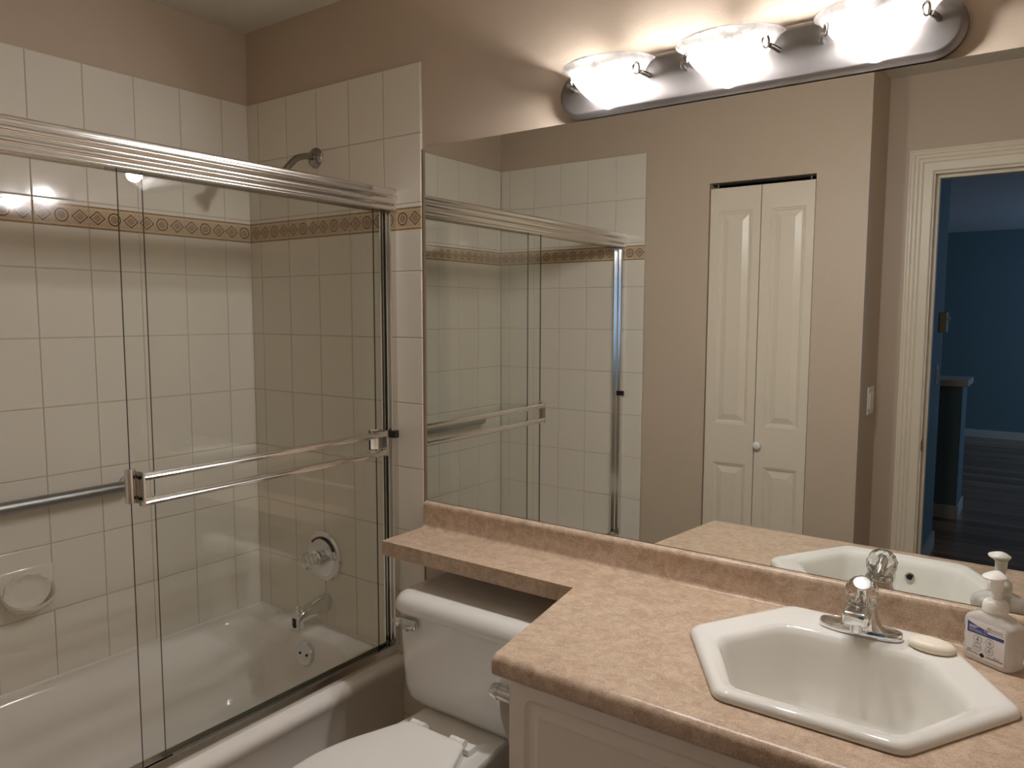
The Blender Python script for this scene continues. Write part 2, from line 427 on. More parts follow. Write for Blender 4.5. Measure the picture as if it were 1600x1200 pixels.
# --- baseboard in the bathroom where the wall is bare (behind the toilet and by the closet)
struct(box('baseboard_back', (0.845, -0.012, 0), (1.56, 0, 0.09), M_trimw))
struct(box('baseboard_front', (0.84, FY, 0), (CX0 - 0.002, FY + 0.012, 0.09), M_trimw))

# --- bifold closet door
door = thing('door_1', 'white bifold closet door with raised panels, seen in the mirror', 'door', (1.356, FY - 0.02, 0))
del door['label']; del door['category']; door['kind'] = 'structure'
def leaf(x0, x1):
    b = MB(); z0, z1 = 0.015, 1.999; yf = FY - 0.008; yb = yf - 0.032
    b.box((x0, yb, z0), (x1, yf - 0.011, z1))
    px0, px1 = x0 + 0.040, x1 - 0.034
    rows = [(z0, 0.13), (0.797, 0.973), (1.898, z1)]
    def q(xa, xb_, za, zb): b.add([(xa, yf, za), (xb_, yf, za), (xb_, yf, zb), (xa, yf, zb)], [(0, 1, 2, 3)])
    zc = [z0, 0.13, 0.797, 0.973, 1.898, z1]
    for za, zb in zip(zc, zc[1:]): q(x0, px0, za, zb); q(px1, x1, za, zb)
    for za, zb in rows: q(px0, px1, za, zb)
    # leaf edges
    b.add([(x0, yf, z0), (x0, yf, z1), (x0, yf - 0.011, z1), (x0, yf - 0.011, z0)], [(0, 1, 2, 3)])
    b.add([(x1, yf, z0), (x1, yf, z1), (x1, yf - 0.011, z1), (x1, yf - 0.011, z0)], [(0, 1, 2, 3)])
    b.add([(x0, yf, z1), (x1, yf, z1), (x1, yf - 0.011, z1), (x0, yf - 0.011, z1)], [(0, 1, 2, 3)])
    for za, zb in ((0.13, 0.797), (0.973, 1.898)):
        rings = []
        for ins, dep in ((0, 0), (0.004, -0.0035), (0.007, -0.0035), (0.013, -0.0085), (0.016, -0.0085), (0.018, -0.0085), (0.040, -0.0018), (0.042, -0.001)):
            rings.append([(px0 + ins, yf + dep, za + ins), (px1 - ins, yf + dep, za + ins), (px1 - ins, yf + dep, zb - ins), (px0 + ins, yf + dep, zb - ins)])
        b.loft(rings, cap0=False, cap1=True)
    return b.build('leaf', M_bif, door, ang=12)
leaf(1.1375, 1.3575); leaf(1.3610, 1.5760)
kn = MB(); kn.lathe([(0.006, 0), (0.006, 0.008), (0.0135, 0.012), (0.017, 0.018), (0.0165, 0.024), (0.011, 0.028), (0.0, 0.029)], 24, rotm((0, 1, 0), (1.378, FY - 0.008, 0.892)), cap1=False)
kn.build('knob', M_plast, door)
box('track', (CX0, FY - 0.075, CZ - 0.006), (CX1, FY - 0.045, CZ), M_dark, door)
for px in (1.165, 1.555):
    MB().lathe([(0.004, 2.0), (0.004, 2.018)], 10, Matrix.Translation((px, FY - 0.024, 0))).build('pivot_pin', M_chrome, door)

# --- entry door casing and jamb (the leaf is swung out of sight)
def casing(name, y, d, x0, x1, z):
    """mitred fluted trim round an opening; d = +1 faces +y"""
    prof = [(0, 0), (0, 0.010), (0.004, 0.0135), (0.034, 0.0150), (0.037, 0.0118), (0.041, 0.0165), (0.050, 0.0165), (0.053, 0.0130), (0.057, 0.0175), (0.066, 0.0175),
            (0.069, 0.0142), (0.073, 0.0190), (0.080, 0.0190), (0.083, 0.0165), (0.086, 0.0190), (0.090, 0.0190), (0.090, 0)]
    W = 0.090; b = MB()     # profile measured from the inside edge outward
    r = lambda fx: [fx(W - p if False else p, h) for p, h in prof]
    rings = [r(lambda p, h: (x0 - p, y + d * h, 0)), r(lambda p, h: (x0 - p, y + d * h, z + p)),
             r(lambda p, h: (x1 + p, y + d * h, z + p)), r(lambda p, h: (x1 + p, y + d * h, 0))]
    b.loft(rings)
    return b.build(name, M_trimw, ang=15)
trim = struct(casing('trim_1', EY, 1, 1.956, 2.71, 2.040))
jb = MB()
jb.box((1.946, EY - 0.12, 0), (1.962, EY, 2.045)).box((2.704, EY - 0.12, 0), (2.720, EY, 2.045)).box((1.962, EY - 0.12, 2.031), (2.704, EY, 2.0448))
jb.box((1.962, EY - 0.085, 0), (1.974, EY - 0.045, 2.031)).box((2.692, EY - 0.085, 0), (2.704, EY - 0.045, 2.031)).box((1.974, EY - 0.085, 2.019), (2.692, EY - 0.045, 2.031))
jo = struct(jb.build('trim_2', M_trimw, bevel=0.0015))
sp = MB(); sp.box((1.9620, EY - 0.034, 0.872), (1.9635, EY - 0.006, 0.930)).box((1.960, EY - 0.006, 0.880), (1.9635, EY + 0.004, 0.922))
sp.build('strike_plate', M_brass, jo)

# ================================================================== HALL BEHIND THE DOOR
HY0 = EY - 0.12; HYF = -8.83
struct(box('floor_hall', (-1.0, HYF, -0.10), (5.12, HY0, 0), M_wood))
struct(box('ceiling_hall', (-1.0, HYF - 0.12, CEIL), (5.12, HY0, CEIL + 0.1), M_hallceil))
struct(box('wall_hall_far', (-1.12, HYF - 0.12, 0), (5.12, HYF, CEIL), M_hallwall))
struct(box('wall_hall_left', (1.70, -3.62, 0), (1.842, HY0, CEIL), M_hallwall))
struct(box('wall_hall_stair', (-1.12, HYF, 0), (-1.0, HY0, CEIL), M_hallwall))
struct(box('wall_hall_near', (-1.12, HY0, 0), (0.999, HY0 + 0.1, CEIL), M_hallwall))
struct(box('wall_hall_entry', (RX + 0.121, HY0, 0), (5.12, HY0 + 0.1, CEIL), M_hallwall))
wall_with_hole('wall_hall_right', 'x', 5.0, 5.12, HYF, HY0, CEIL, -8.15, -5.90, 0.75, 2.35, M_hallwall)
wf = MB()
for (a, b_) in (((5.02, -8.15, 0.75), (5.07, -5.90, 0.80)), ((5.02, -8.15, 2.30), (5.07, -5.90, 2.35)), ((5.02, -8.15, 0.80), (5.07, -8.10, 2.30)),
                ((5.02, -5.95, 0.80), (5.07, -5.90, 2.30)), ((5.02, -7.05, 0.80), (5.07, -7.00, 2.30))): wf.box(a, b_)
struct(wf.build('window_1', M_trimw, smooth=False))
struct(box('baseboard_hall_far', (-1.0, HYF, 0), (5.0, HYF + 0.014, 0.09), M_trimw))
struct(box('baseboard_hall_left', (1.842, -3.634, 0), (1.856, HY0, 0.10), M_trimw))
# half wall with cap
hw = struct(box('wall_hall_half', (0.3, -4.80, 0), (1.900, -4.435, 0.952), M_hallwall))
box('cap', (0.28, -4.83, 0.952), (1.935, -4.405, 0.998), M_trimw, hw, bevel=0.008)
hb = MB(); hb.box((0.3, -4.435, 0), (1.914, -4.421, 0.10)).box((1.900, -4.80, 0), (1.914, -4.435, 0.10)); hb.build('baseboard', M_trimw, hw, bevel=0.004)
th = thing('thermostat', 'beige thermostat box on the blue hall wall, seen through the doorway', 'thermostat', (1.842, -3.45, 1.41))
box('body', (1.842, -3.50, 1.352), (1.880, -3.40, 1.470), M_almond, th, bevel=0.004)
MB().lathe([(0.014, 0), (0.014, 0.010), (0.012, 0.012)], 20, rotm((1, 0, 0), (1.880, -3.47, 1.432))).build('dial', M_plast, th)
hs = thing('light_switch', 'small light switch on the dark hall wall below the thermostat', 'light switch', (1.842, -3.40, 1.10), 'light switches')
box('plate', (1.842, -3.435, 1.045), (1.848, -3.365, 1.160), M_plast, hs, bevel=0.002)
box('rocker', (1.848, -3.417, 1.070), (1.853, -3.383, 1.136), M_plast, hs, bevel=0.002)

# switch by the entry door (on the recess side wall)
ls = thing('light_switch', 'white rocker light switch on the beige side wall next to the door casing', 'light switch', (1.777, -1.745, 1.095), 'light switches')
box('plate', (1.777, -1.806, 1.038), (1.783, -1.692, 1.153), M_plast, ls, bevel=0.002)
for yy in (-1.772, -1.726):
    box('rocker', (1.783, yy - 0.017, 1.062), (1.787, yy + 0.017, 1.129), M_plast, ls, bevel=0.0015)

# ================================================================== MIRROR
mi = MB()
o_ = rrect(0.853, 0.884, RX - 0.01, 1.941, [0.002, 0.002, 0.008, 0.008], 4)
mi.loft([[(x, -0.0002, z) for x, z in o_], [(x, -0.0062, z) for x, z in o_]], cap1=False, mi=1)
mi.add([(x, -0.0062, z) for x, z in o_], [tuple(range(len(o_)))], 0)
tag(mi.build('wall_mirror', [M_mirror, M_dark], smooth=False), 'large frameless mirror on the wall above the counter', 'mirror')

# ================================================================== VANITY LIGHT
vl = thing('vanity_light', 'brushed nickel wall light bar with three half-bowl glass shades above the mirror', 'wall light', (1.776, -0.001, 2.0))
BZ0, BZ1, BX0, BX1 = 1.9425, 2.064, 1.326, 2.227
def stad(ins, y, n=14):
    r = (BZ1 - BZ0) / 2 - ins; zc = (BZ0 + BZ1) / 2; xa, xb_ = BX0 + (BZ1 - BZ0) / 2, BX1 - (BZ1 - BZ0) / 2
    out = []
    for k in range(n + 1): t = -PI / 2 + PI * k / n; out.append((xb_ + r * math.cos(t), y, zc + r * math.sin(t)))
    for k in range(n + 1): t = PI / 2 + PI * k / n; out.append((xa + r * math.cos(t), y, zc + r * math.sin(t)))
    return out
MB().loft([stad(0, -0.0005), stad(0, -0.013), stad(0.002, -0.016), stad(0.011, -0.0235), stad(0.014, -0.0245)]).build('backplate', M_nickel, vl, ang=30)
PRO = [(0.0, 1.0), (0.025, 0.965), (0.07, 0.90), (0.14, 0.845), (0.24, 0.785), (0.36, 0.71), (0.48, 0.625), (0.60, 0.525), (0.72, 0.41), (0.83, 0.29), (0.92, 0.17), (0.975, 0.08), (1.0, 0.0)]
def shade(cx):
    b = MB(); n = 36; zr, H, A, D = 2.051, 0.100, 0.121, 0.098; y0 = -0.0285
    rings = []
    for s, r in PRO:
        rings.append([(cx + A * r * math.cos(PI * k / n), y0 - D * (r ** 0.9) * math.sin(PI * k / n), zr - H * s) for k in range(n + 1)])
    b.loft(rings, False, False, closed=False)
    o = b.build('glass_shade', M_shade, vl, ang=80)
    md = o.modifiers.new('solid', 'SOLIDIFY'); md.thickness = 0.0035; md.offset = 1
    # globe glows only below; opaque body and arm above added to block upward light
    Mb = Matrix.Translation((cx, -0.072, 2.006)); gl = [(0.027 * math.cos(q), 0.027 * math.sin(q)) for q in [(-88 + 103 * k / 12) * PI / 180 for k in range(13)]]
    bl = MB(); bl.lathe(gl, 24, Mb); bl.build('bulb', M_bulb, o)
    sk = MB(); sk.lathe([(0.0261, 0.0070), (0.0258, 0.0125), (0.0190, 0.028), (0.0150, 0.036), (0.0150, 0.041), (0.006, 0.0415)], 24, Mb)
    sk.tube([(cx, -0.0245, 2.030), (cx, -0.040, 2.040), (cx, -0.066, 2.042)], 0.006, 10)
    sk.build('uplight_blocker', M_plast, vl)
    for sgn in (-1, 1):
        # teardrop hook that pinches the glass, on a stem from the plate
        c = MB(); px = cx + sgn * 0.093; zc = 2.024
        loop = []
        for k in range(20):
            t = 2 * PI * k / 20
            rr = 0.0115 * (1 - 0.30 * math.sin(t / 2) ** 6)
            u = rr * math.cos(t) * 1.0; v = rr * math.sin(t) * 1.10
            loop.append((px - sgn * (u * 0.55 + 0.004) + 0, -0.062 - u * 0.55 * 0.9 if sgn > 0 else -0.062 - u * 0.75, zc + v))
        c.tube(loop, 0.0020, 8, closed=True, squash=1.8)
        c.tube([(px + sgn * 0.004, -0.060, zc - 0.008), (px + sgn * 0.010, -0.045, zc - 0.010), (px + sgn * 0.012, -0.0240, zc - 0.010)], [0.0055, 0.006, 0.0065], 10)
        c.build('clip', M_dnickel, vl)
for cx in (1.475, 1.774, 2.072): shade(cx)

# ================================================================== BATHTUB
tub = thing('bathtub', 'white enamel alcove bathtub behind the sliding glass doors', 'bathtub', (0.38, -0.76, 0))
RZ = 0.362; YB = FY + 0.008
b = MB()
def oring(x0, x1, y0, y1, r, z, n=8): return [(x, y, z) for x, y in rrect(x0, y0, x1, y1, r, n)]
rings = [oring(0.002, 0.752, YB, -0.007, 0.004, 0.0), oring(0.002, 0.752, YB, -0.007, 0.004, 0.075), oring(0.002, 0.744, YB, -0.007, 0.004, 0.095),
         oring(0.002, 0.742, YB, -0.007, 0.004, 0.22), oring(0.002, 0.748, YB, -0.007, 0.004, 0.295), oring(0.002, 0.760, YB, -0.007, 0.004, 0.322), oring(0.002, 0.7655, YB, -0.007, 0.004, 0.336),
         oring(0.002, 0.764, YB, -0.007, 0.004, 0.348), oring(0.002, 0.757, YB, -0.007, 0.004, 0.357), oring(0.002, 0.746, YB, -0.007, 0.004, RZ),
         oring(0.030, 0.665, YB + 0.075, -0.080, 0.14, RZ), oring(0.037, 0.655, YB + 0.085, -0.087, 0.135, RZ - 0.004), oring(0.046, 0.645, YB + 0.10, -0.093, 0.13, RZ - 0.016),
         oring(0.066, 0.632, YB + 0.18, -0.108, 0.13, 0.24), oring(0.105, 0.615, YB + 0.27, -0.130, 0.13, 0.12), oring(0.135, 0.590, YB + 0.34, -0.165, 0.12, 0.075), oring(0.19, 0.54, YB + 0.42, -0.22, 0.10, 0.062)]
b.loft(rings, cap0=True, cap1=True)
b.build('tub_shell', M_tub, tub, ang=50)
cb = MB()
cb.loft([[(0.0066, y, 0.3685), (0.0120, y, 0.3622), (0.0066, y, 0.3622)] for y in (YB + 0.001, -0.007)])
cb.build('caulk_bead', M_tub, tub)
cb = MB(); cb.loft([[(x, -0.0068, 0.3685), (x, -0.0125, 0.3622), (x, -0.0068, 0.3622)] for x in (0.0066, 0.679)]); cb.build('caulk_bead', M_tub, tub)
ov = MB(); Mv = rotm((0, -1, 0.12), (0.377, -0.1015, 0.300))
ov.lathe([(0.040, 0), (0.040, 0.006), (0.037, 0.009), (0.0, 0.0105)], 32, Mv, cap1=False)
ovo = ov.build('overflow_plate', M_chrome, tub)
for dx in (-0.017, 0.017):
    MB().lathe([(0.0045, 0.009), (0.0045, 0.012), (0.0, 0.0125)], 12, Mv @ Matrix.Translation((dx, 0, 0)), cap1=False).build('screw', M_dark, ovo)
MB().lathe([(0.030, 0.0615), (0.030, 0.064), (0.02, 0.065)], 24, Matrix.Translation((0.36, -0.34, 0))).build('drain', M_chrome, tub)

# wall-mounted tub fittings
sh = thing('shower_fixture', 'chrome shower arm and head on the tiled wall above the tub', 'shower head', (0.370, -0.0065, 1.966))
MB().lathe([(0.033, 0), (0.033, 0.003), (0.030, 0.007), (0.013, 0.011), (0.0105, 0.012)], 32, rotm((0, -1, 0), (0.370, -0.0066, 1.966))).build('flange', M_dnickel, sh)
arm = catmull([(0.370, -0.012, 1.966), (0.370, -0.045, 1.966), (0.370, -0.085, 1.952), (0.370, -0.120, 1.920), (0.370, -0.140, 1.897)], 5)
MB().tube(arm, 0.0105, 14).build('arm', M_dnickel, sh)
MB().lathe([(0.013, -0.008), (0.0165, 0.0), (0.0165, 0.014), (0.014, 0.018), (0.012, 0.022), (0.020, 0.034), (0.027, 0.048), (0.027, 0.054), (0.024, 0.056)], 24, rotm((0, -0.55, -0.62), (0.370, -0.137, 1.901))).build('head', M_dnickel, sh)

vv = thing('shower_valve', 'round chrome shower valve with a clear knob on the tiled wall', 'shower valve', (0.370, -0.0065, 0.615))
Mv = rotm((0, -1, 0), (0.370, -0.0066, 0.615))
MB().lathe([(0.088, 0), (0.088, 0.004), (0.083, 0.009), (0.078, 0.010), (0.074, 0.0085), (0.058, 0.0125), (0.034, 0.0145)], 48, Mv).build('escutcheon', M_chrome, vv)
MB().lathe([(0.030, 0.013), (0.029, 0.040), (0.024, 0.043), (0.020, 0.050), (0.012, 0.052)], 32, Mv).build('stem_sleeve', M_chrome, vv)
kb = MB()
kb.loft([[Mv @ Vector((r * (1 + 0.06 * (k % 2)) * math.cos(2 * PI * k / 16), r * (1 + 0.06 * (k % 2)) * math.sin(2 * PI * k / 16), h)) for k in range(16)]
         for r, h in ((0.014, 0.046), (0.024, 0.052), (0.029, 0.068), (0.028, 0.082), (0.021, 0.092), (0.010, 0.094))])
kb.build('knob', M_acryl, vv, smooth=False)
def arc_strip(a0, a1, r0, r1, h):
    q = MB(); n = 14; vs = []
    for k in range(n + 1):
        t = a0 + (a1 - a0) * k / n
        vs += [Mv @ Vector((r0 * math.cos(t), r0 * math.sin(t), h)), Mv @ Vector((r1 * math.cos(t), r1 * math.sin(t), h - 0.0009))]
    q.add(vs, [(2 * k, 2 * k + 1, 2 * k + 3, 2 * k + 2) for k in range(n)]); return q
up = Mv.inverted().to_3x3() @ Vector((0, 0, 1)); rt = Mv.inverted().to_3x3() @ Vector((1, 0, 0))
ua = math.atan2(up.y, up.x); ra = math.atan2(rt.y, rt.x); sg = -1 if ((ua - ra) % (2 * PI)) < PI else 1   # sg turns from up towards the right
arc_strip(ua, ua - sg * 0.85, 0.062, 0.069, 0.0135).build('hot_mark', M_red, vv)
arc_strip(ua, ua + sg * 1.15, 0.062, 0.069, 0.0135).build('cold_mark', M_navy, vv)

ts = thing('tub_spout', 'chrome tub spout with a diverter knob below the shower valve', 'tub spout', (0.378, -0.0065, 0.452))
b = MB(); sec = []
for y, zc, rx, rz in ((-0.0068, 0.452, 0.026, 0.031), (-0.018, 0.452, 0.0265, 0.0315), (-0.040, 0.450, 0.026, 0.029), (-0.070, 0.447, 0.025, 0.024), (-0.100, 0.444, 0.024, 0.021), (-0.124, 0.438, 0.0235, 0.022), (-0.138, 0.430, 0.0225, 0.021), (-0.146, 0.422, 0.020, 0.017)):
    sec.append([(0.378 + rx * math.copysign(abs(math.cos(t)) ** 0.8, math.cos(t)), y, zc + rz * math.copysign(abs(math.sin(t)) ** 0.8, math.sin(t))) for t in [2 * PI * k / 24 for k in range(24)]])
b.loft(sec)
b.loft([[(0.378 + x, -0.130 + y, z) for x, y in rrect(-0.020, -0.016, 0.020, 0.016, 0.010, 4)] for z in (0.438, 0.402)])
b.build('spout_body', M_chrome, ts, ang=50)
MB().lathe([(0.0035, 0.448), (0.0035, 0.464), (0.009, 0.467), (0.010, 0.471), (0.006, 0.474)], 16, Matrix.Translation((0.378, -0.126, 0))).build('diverter_knob', M_chrome, ts)

# soap dish and grab bar on the long tiled wall
sd = thing('soap_dish', 'cream ceramic shell-shaped soap dish set in the left tiled wall', 'soap dish', (0.0065, -0.800, 0.645))
b = MB(); y0, y1, z0, z1 = -0.874, -0.727, 0.572, 0.719
rings = [[(0.0063, y, z) for y, z in rrect(y0, z0, y1, z1, 0.006, 5)], [(0.0125, y, z) for y, z in rrect(y0, z0, y1, z1, 0.006, 5)], [(0.0155, y, z) for y, z in rrect(y0 + 0.004, z0 + 0.004, y1 - 0.004, z1 - 0.004, 0.006, 5)]]
b.loft(rings); b.build('back_tile', M_tile, sd, ang=35)
b = MB()
# tray: a scalloped lip that swells out of the tile
n = 28; rings = []
def lip(k, sx):
    t = PI * k / n
    yy = -0.800 + 0.064 * math.cos(t) * (1 - 0.05 * sx); return yy, math.sin(t)
for dep, zz, sc in ((0.006, 0.588, 0.55), (0.030, 0.592, 0.75), (0.052, 0.602, 0.9), (0.060, 0.612, 1.0), (0.060, 0.618, 1.0), (0.054, 0.617, 0.93), (0.040, 0.606, 0.80), (0.0, 0.600, 0.6)):
    ring = []
    for k in range(n + 1):
        t = PI * k / n; c, s = math.cos(t), math.sin(t) ** 0.7 if math.sin(t) > 0 else 0
        ring.append((0.0160 + (dep - 0.006) * s, -0.800 + 0.071 * sc ** 0.4 * c, zz + 0.050 * (1 - s) * (1 if dep > 0.001 else 0.2)))
    rings.append(ring)
b.loft(rings, False, False, closed=False)
# the shell-like hollow above the tray
b2 = []
for r, h in ((1.0, 0.0160), (0.97, 0.0200), (0.90, 0.0200), (0.84, 0.0165), (0.5, 0.0158)):
    ring = []
    for k in range(48):
        t = 2 * PI * k / 48
        sc = 1 + (0.045 * math.cos(t * 12) if 0.05 * PI < t < 0.95 * PI else 0)
        ring.append((h, -0.800 + 0.064 * r * sc * math.cos(t), 0.652 + (0.052 if t < PI else 0.056) * r * sc * math.sin(t)))
    b2.append(ring)
b.loft(b2, False, True)
o = b.build('tray', M_tile, sd, ang=60)
gb = thing('grab_bar', 'grey knurled steel grab bar along the left tiled wall', 'grab bar', (0.0065, -0.95, 0.915))
b = MB(); gp = catmull([(0.0075, -0.494, 0.914), (0.030, -0.494, 0.914), (0.046, -0.500, 0.914), (0.056, -0.520, 0.914)], 4) + [Vector((0.056, -0.9, 0.914))] + catmull([(0.056, -1.30, 0.914), (0.048, -1.322, 0.914), (0.030, -1.330, 0.914), (0.0075, -1.330, 0.914)], 4)
b.tube(gp, 0.0185, 20); b.build('bar', M_satin, gb, ang=60)
for yy in (-0.494, -1.330):
    MB().lathe([(0.025, 0), (0.025, 0.004), (0.023, 0.006), (0.019, 0.007)], 24, rotm((1, 0, 0), (0.0066, yy, 0.914))).build('flange', M_satin, gb)

# ================================================================== SHOWER DOOR FRAME AND PANELS
fr = thing('shower_door_frame', 'bright aluminium frame of the sliding shower doors, header to tub track', 'shower door frame', (0.71, -0.76, 0.362))
YA, YZ = -0.0070, FY + 0.0070
hp = [(0.681, 1.764), (0.681, 1.832), (0.730, 1.832), (0.7355, 1.8300), (0.7375, 1.8260), (0.7355, 1.8190), (0.7355, 1.8130), (0.7375, 1.8100), (0.7400, 1.8080), (0.7400, 1.8060), (0.7375, 1.8035), (0.7355, 1.7990),
      (0.7355, 1.7930), (0.7375, 1.7895), (0.7400, 1.7870), (0.7400, 1.7850), (0.7375, 1.7825), (0.7355, 1.7785), (0.7355, 1.7730), (0.7375, 1.7700), (0.7385, 1.7670), (0.7370, 1.764), (0.727, 1.764), (0.727, 1.7685), (0.687, 1.7685), (0.687, 1.764)]
b = MB(); b.extrude(hp, lambda x, z: (x, YA, z), lambda x, z: (x, YZ, z)); b.build('header_rail', M_alu, fr, ang=50)
tp = [(0.680, 0.3625), (0.722, 0.3625), (0.722, 0.372), (0.7185, 0.391), (0.7165, 0.391), (0.7155, 0.3735), (0.7035, 0.3735), (0.7035, 0.386), (0.7015, 0.386), (0.7015, 0.3735), (0.6845, 0.3735), (0.6845, 0.393), (0.680, 0.393)]
b = MB(); b.extrude(tp, lambda x, z: (x, YA, z), lambda x, z: (x, YZ, z)); b.build('bottom_track', M_alu, fr, ang=20)
for ya, yb in ((YA, -0.026), (FY + 0.026, YZ)):
    s = 1 if ya == YA else -1
    b = MB(); yw = YA if s > 0 else YZ
    b.extrude([(0.683, 0), (0.683, 0.022), (0.688, 0.022), (0.688, 0.006), (0.706, 0.006), (0.706, 0.018), (0.710, 0.018), (0.710, 0.006), (0.726, 0.006), (0.726, 0.022), (0.731, 0.022), (0.731, 0)],
              lambda x, q: (x, yw - s * q, 0.3935), lambda x, q: (x, yw - s * q, 1.7635)); b.build('wall_jamb', M_alu, fr, ang=20)
    box('bumper', (0.709, min(yw - s * 0.024, yw - s * 0.006), 1.068), (0.740, max(yw - s * 0.024, yw - s * 0.006), 1.090), M_black, fr)
def pane(name, x, ya, yb, parent):
    b = MB(); h = 0.0026; z0, z1 = 0.3765, 1.7660
    b.add([(x - h, ya, z0), (x - h, yb, z0), (x - h, yb, z1), (x - h, ya, z1), (x + h, ya, z0), (x + h, yb, z0), (x + h, yb, z1), (x + h, ya, z1)],
          [(0, 1, 2, 3), (4, 5, 6, 7)], 0)
    o = len(b.v) - 8
    for f in ((0, 1, 5, 4), (1, 2, 6, 5), (2, 3, 7, 6), (3, 0, 4, 7)): b.f.append(tuple(i + o for i in f)); b.mi.append(1)
    return b.build(name, [M_glass, M_gedge], parent, smooth=False, recalc=True)
p1 = thing('sliding_glass_door', 'outer sliding glass shower door with a double-rail chrome towel bar', 'shower door', (0.7100, -0.47, 0.3765), 'sliding shower doors')
pane('glass_pane', 0.7105, -0.845, -0.082, p1)
XB = 0.742
for zc in (1.0865, 1.0290):
    pr = [(XB - 0.004, zc - 0.0085), (XB - 0.001, zc - 0.0095), (XB + 0.003, zc - 0.0075), (XB + 0.0045, zc - 0.002), (XB + 0.0030, zc + 0.0005), (XB + 0.0045, zc + 0.004), (XB + 0.003, zc + 0.0085), (XB - 0.004, zc + 0.0095)]
    tb = MB(); tb.extrude(pr, lambda x, z: (x, -0.830, z), lambda x, z: (x, -0.070, z)); tb.build('towel_bar', M_alu, p1, ang=35)
b = MB()                                            # left end: clip folded over the glass edge, then the end plate
b.extrude([(0.7068, -0.8565), (0.7150, -0.8580), (0.7200, -0.8560), (0.7225, -0.8480), (0.7215, -0.8400), (0.7180, -0.8370), (0.7140, -0.8370), (0.7140, -0.8460), (0.7068, -0.8465)], lambda x, y: (x, y, 1.026), lambda x, y: (x, y, 1.104))
b.box((0.7140, -0.8375, 1.024), (0.7215, -0.8330, 1.101)); b.box((0.7215, -0.8340, 1.0185), (XB + 0.0045, -0.8295, 1.0975))
bo = b.build('bracket', M_alu, p1, ang=35)
for zz in (1.036, 1.084): MB().lathe([(0.0042, 0), (0.0042, 0.003), (0.002, 0.004)], 12, rotm((0, -1, 0), (0.7305, -0.8340, zz))).build('screw', M_dark, bo)
b = MB()
b.box((0.7215, -0.0705, 1.0185), (XB + 0.0045, -0.0660, 1.0975))
b.extrude([(0.7135, -0.112), (0.7135, -0.066), (0.7195, -0.066), (0.7195, -0.076), (0.728, -0.084), (0.728, -0.094), (0.7175, -0.112)], lambda x, y: (x, y, 1.040), lambda x, y: (x, y, 1.102))
bo = b.build('bracket', M_alu, p1, ang=35)
box('bracket_gasket', (0.7133, -0.1145, 1.040), (0.7170, -0.1122, 1.100), M_black, bo)
box('bottom_guide', (0.7060, -0.845, 0.3745), (0.7075, -0.770, 0.390), M_black, p1)
p2 = thing('sliding_glass_door', 'inner plain sliding glass shower door overlapping behind the one with the towel bar', 'shower door', (0.693, -0.40, 0.3765), 'sliding shower doors')
pane('glass_pane', 0.6935, -0.780, -0.020, p2)
MB().box((0.6905, -0.780, 1.7645), (0.6965, -0.020, 1.7675)).build('hanger_rail', M_alu, p2)
MB().box((0.7075, -0.845, 1.7645), (0.7135, -0.082, 1.7675)).build('hanger_rail', M_alu, p1)

# ================================================================== TOILET
TX = 1.173
to = thing('toilet', 'white two-piece toilet with closed lid between tub and vanity', 'toilet', (TX, -0.35, 0))
def rr3(x0, x1, y0, y1, r, z, n=8): return [(x, y, z) for x, y in rrect(x0, y0, x1, y1, r, n)]
HW = 0.228; YF = -0.248
b = MB()
b.loft([rr3(TX - HW + 0.075, TX + HW - 0.075, YF + 0.055, -0.045, 0.05, 0.372), rr3(TX - HW + 0.030, TX + HW - 0.030, YF + 0.018, -0.025, 0.055, 0.380), rr3(TX - HW + 0.014, TX + HW - 0.014, YF + 0.008, -0.020, 0.05, 0.398),
        rr3(TX - HW + 0.008, TX + HW - 0.008, YF + 0.005, -0.018, 0.045, 0.43), rr3(TX - HW + 0.003, TX + HW - 0.003, YF + 0.002, -0.016, 0.042, 0.53), rr3(TX - HW, TX + HW, YF, -0.015, 0.04, 0.641)])
b.build('tank', M_porc, to, ang=50)
b = MB(); LW = HW + 0.014; LF = YF - 0.016; ringsl = []
for ins, z in ((0.010, 0.6375), (0.003, 0.6400), (0.0, 0.648), (0.0005, 0.658), (0.004, 0.670), (0.011, 0.680), (0.021, 0.6865), (0.034, 0.690), (0.06, 0.6915)):
    ringsl.append(rr3(TX - LW + ins, TX + LW - ins, LF + ins, -0.008 - ins * 0.4, max(0.055 - ins * 0.5, 0.02), z))
b.loft(ringsl); b.build('tank_lid', M_porc, to, ang=60)
b = MB()
b.lathe([(0.014, 0), (0.014, 0.007), (0.011, 0.010)], 20, rotm((0, -1, 0), (TX - HW + 0.048, YF - 0.0005, 0.602)))
LV = YF - 0.006
b.loft([[(x, LV - d, z) for x, z in rrect(0.988 + i, 0.601 + i, 1.038 - i, 0.630 - i, [0.006, 0.009, 0.006, 0.004], 5)] for i, d in ((0.002, 0.0), (0.0, 0.003), (0.0, 0.011), (0.002, 0.014), (0.006, 0.0155))])
b.loft([[(x, LV - 0.004 - t * k, zc + h * q) for k, q in ((0, -1), (1, -1), (1.25, 0), (1, 1), (0, 1))] for x, zc, h, t in ((0.992, 0.6165, 0.013, 0.008), (0.984, 0.6175, 0.0125, 0.009), (0.976, 0.618, 0.0120, 0.015), (0.968, 0.618, 0.008, 0.018), (0.955, 0.617, 0.0015, 0.014))])
b.build('flush_lever', M_schrome, to, ang=50)
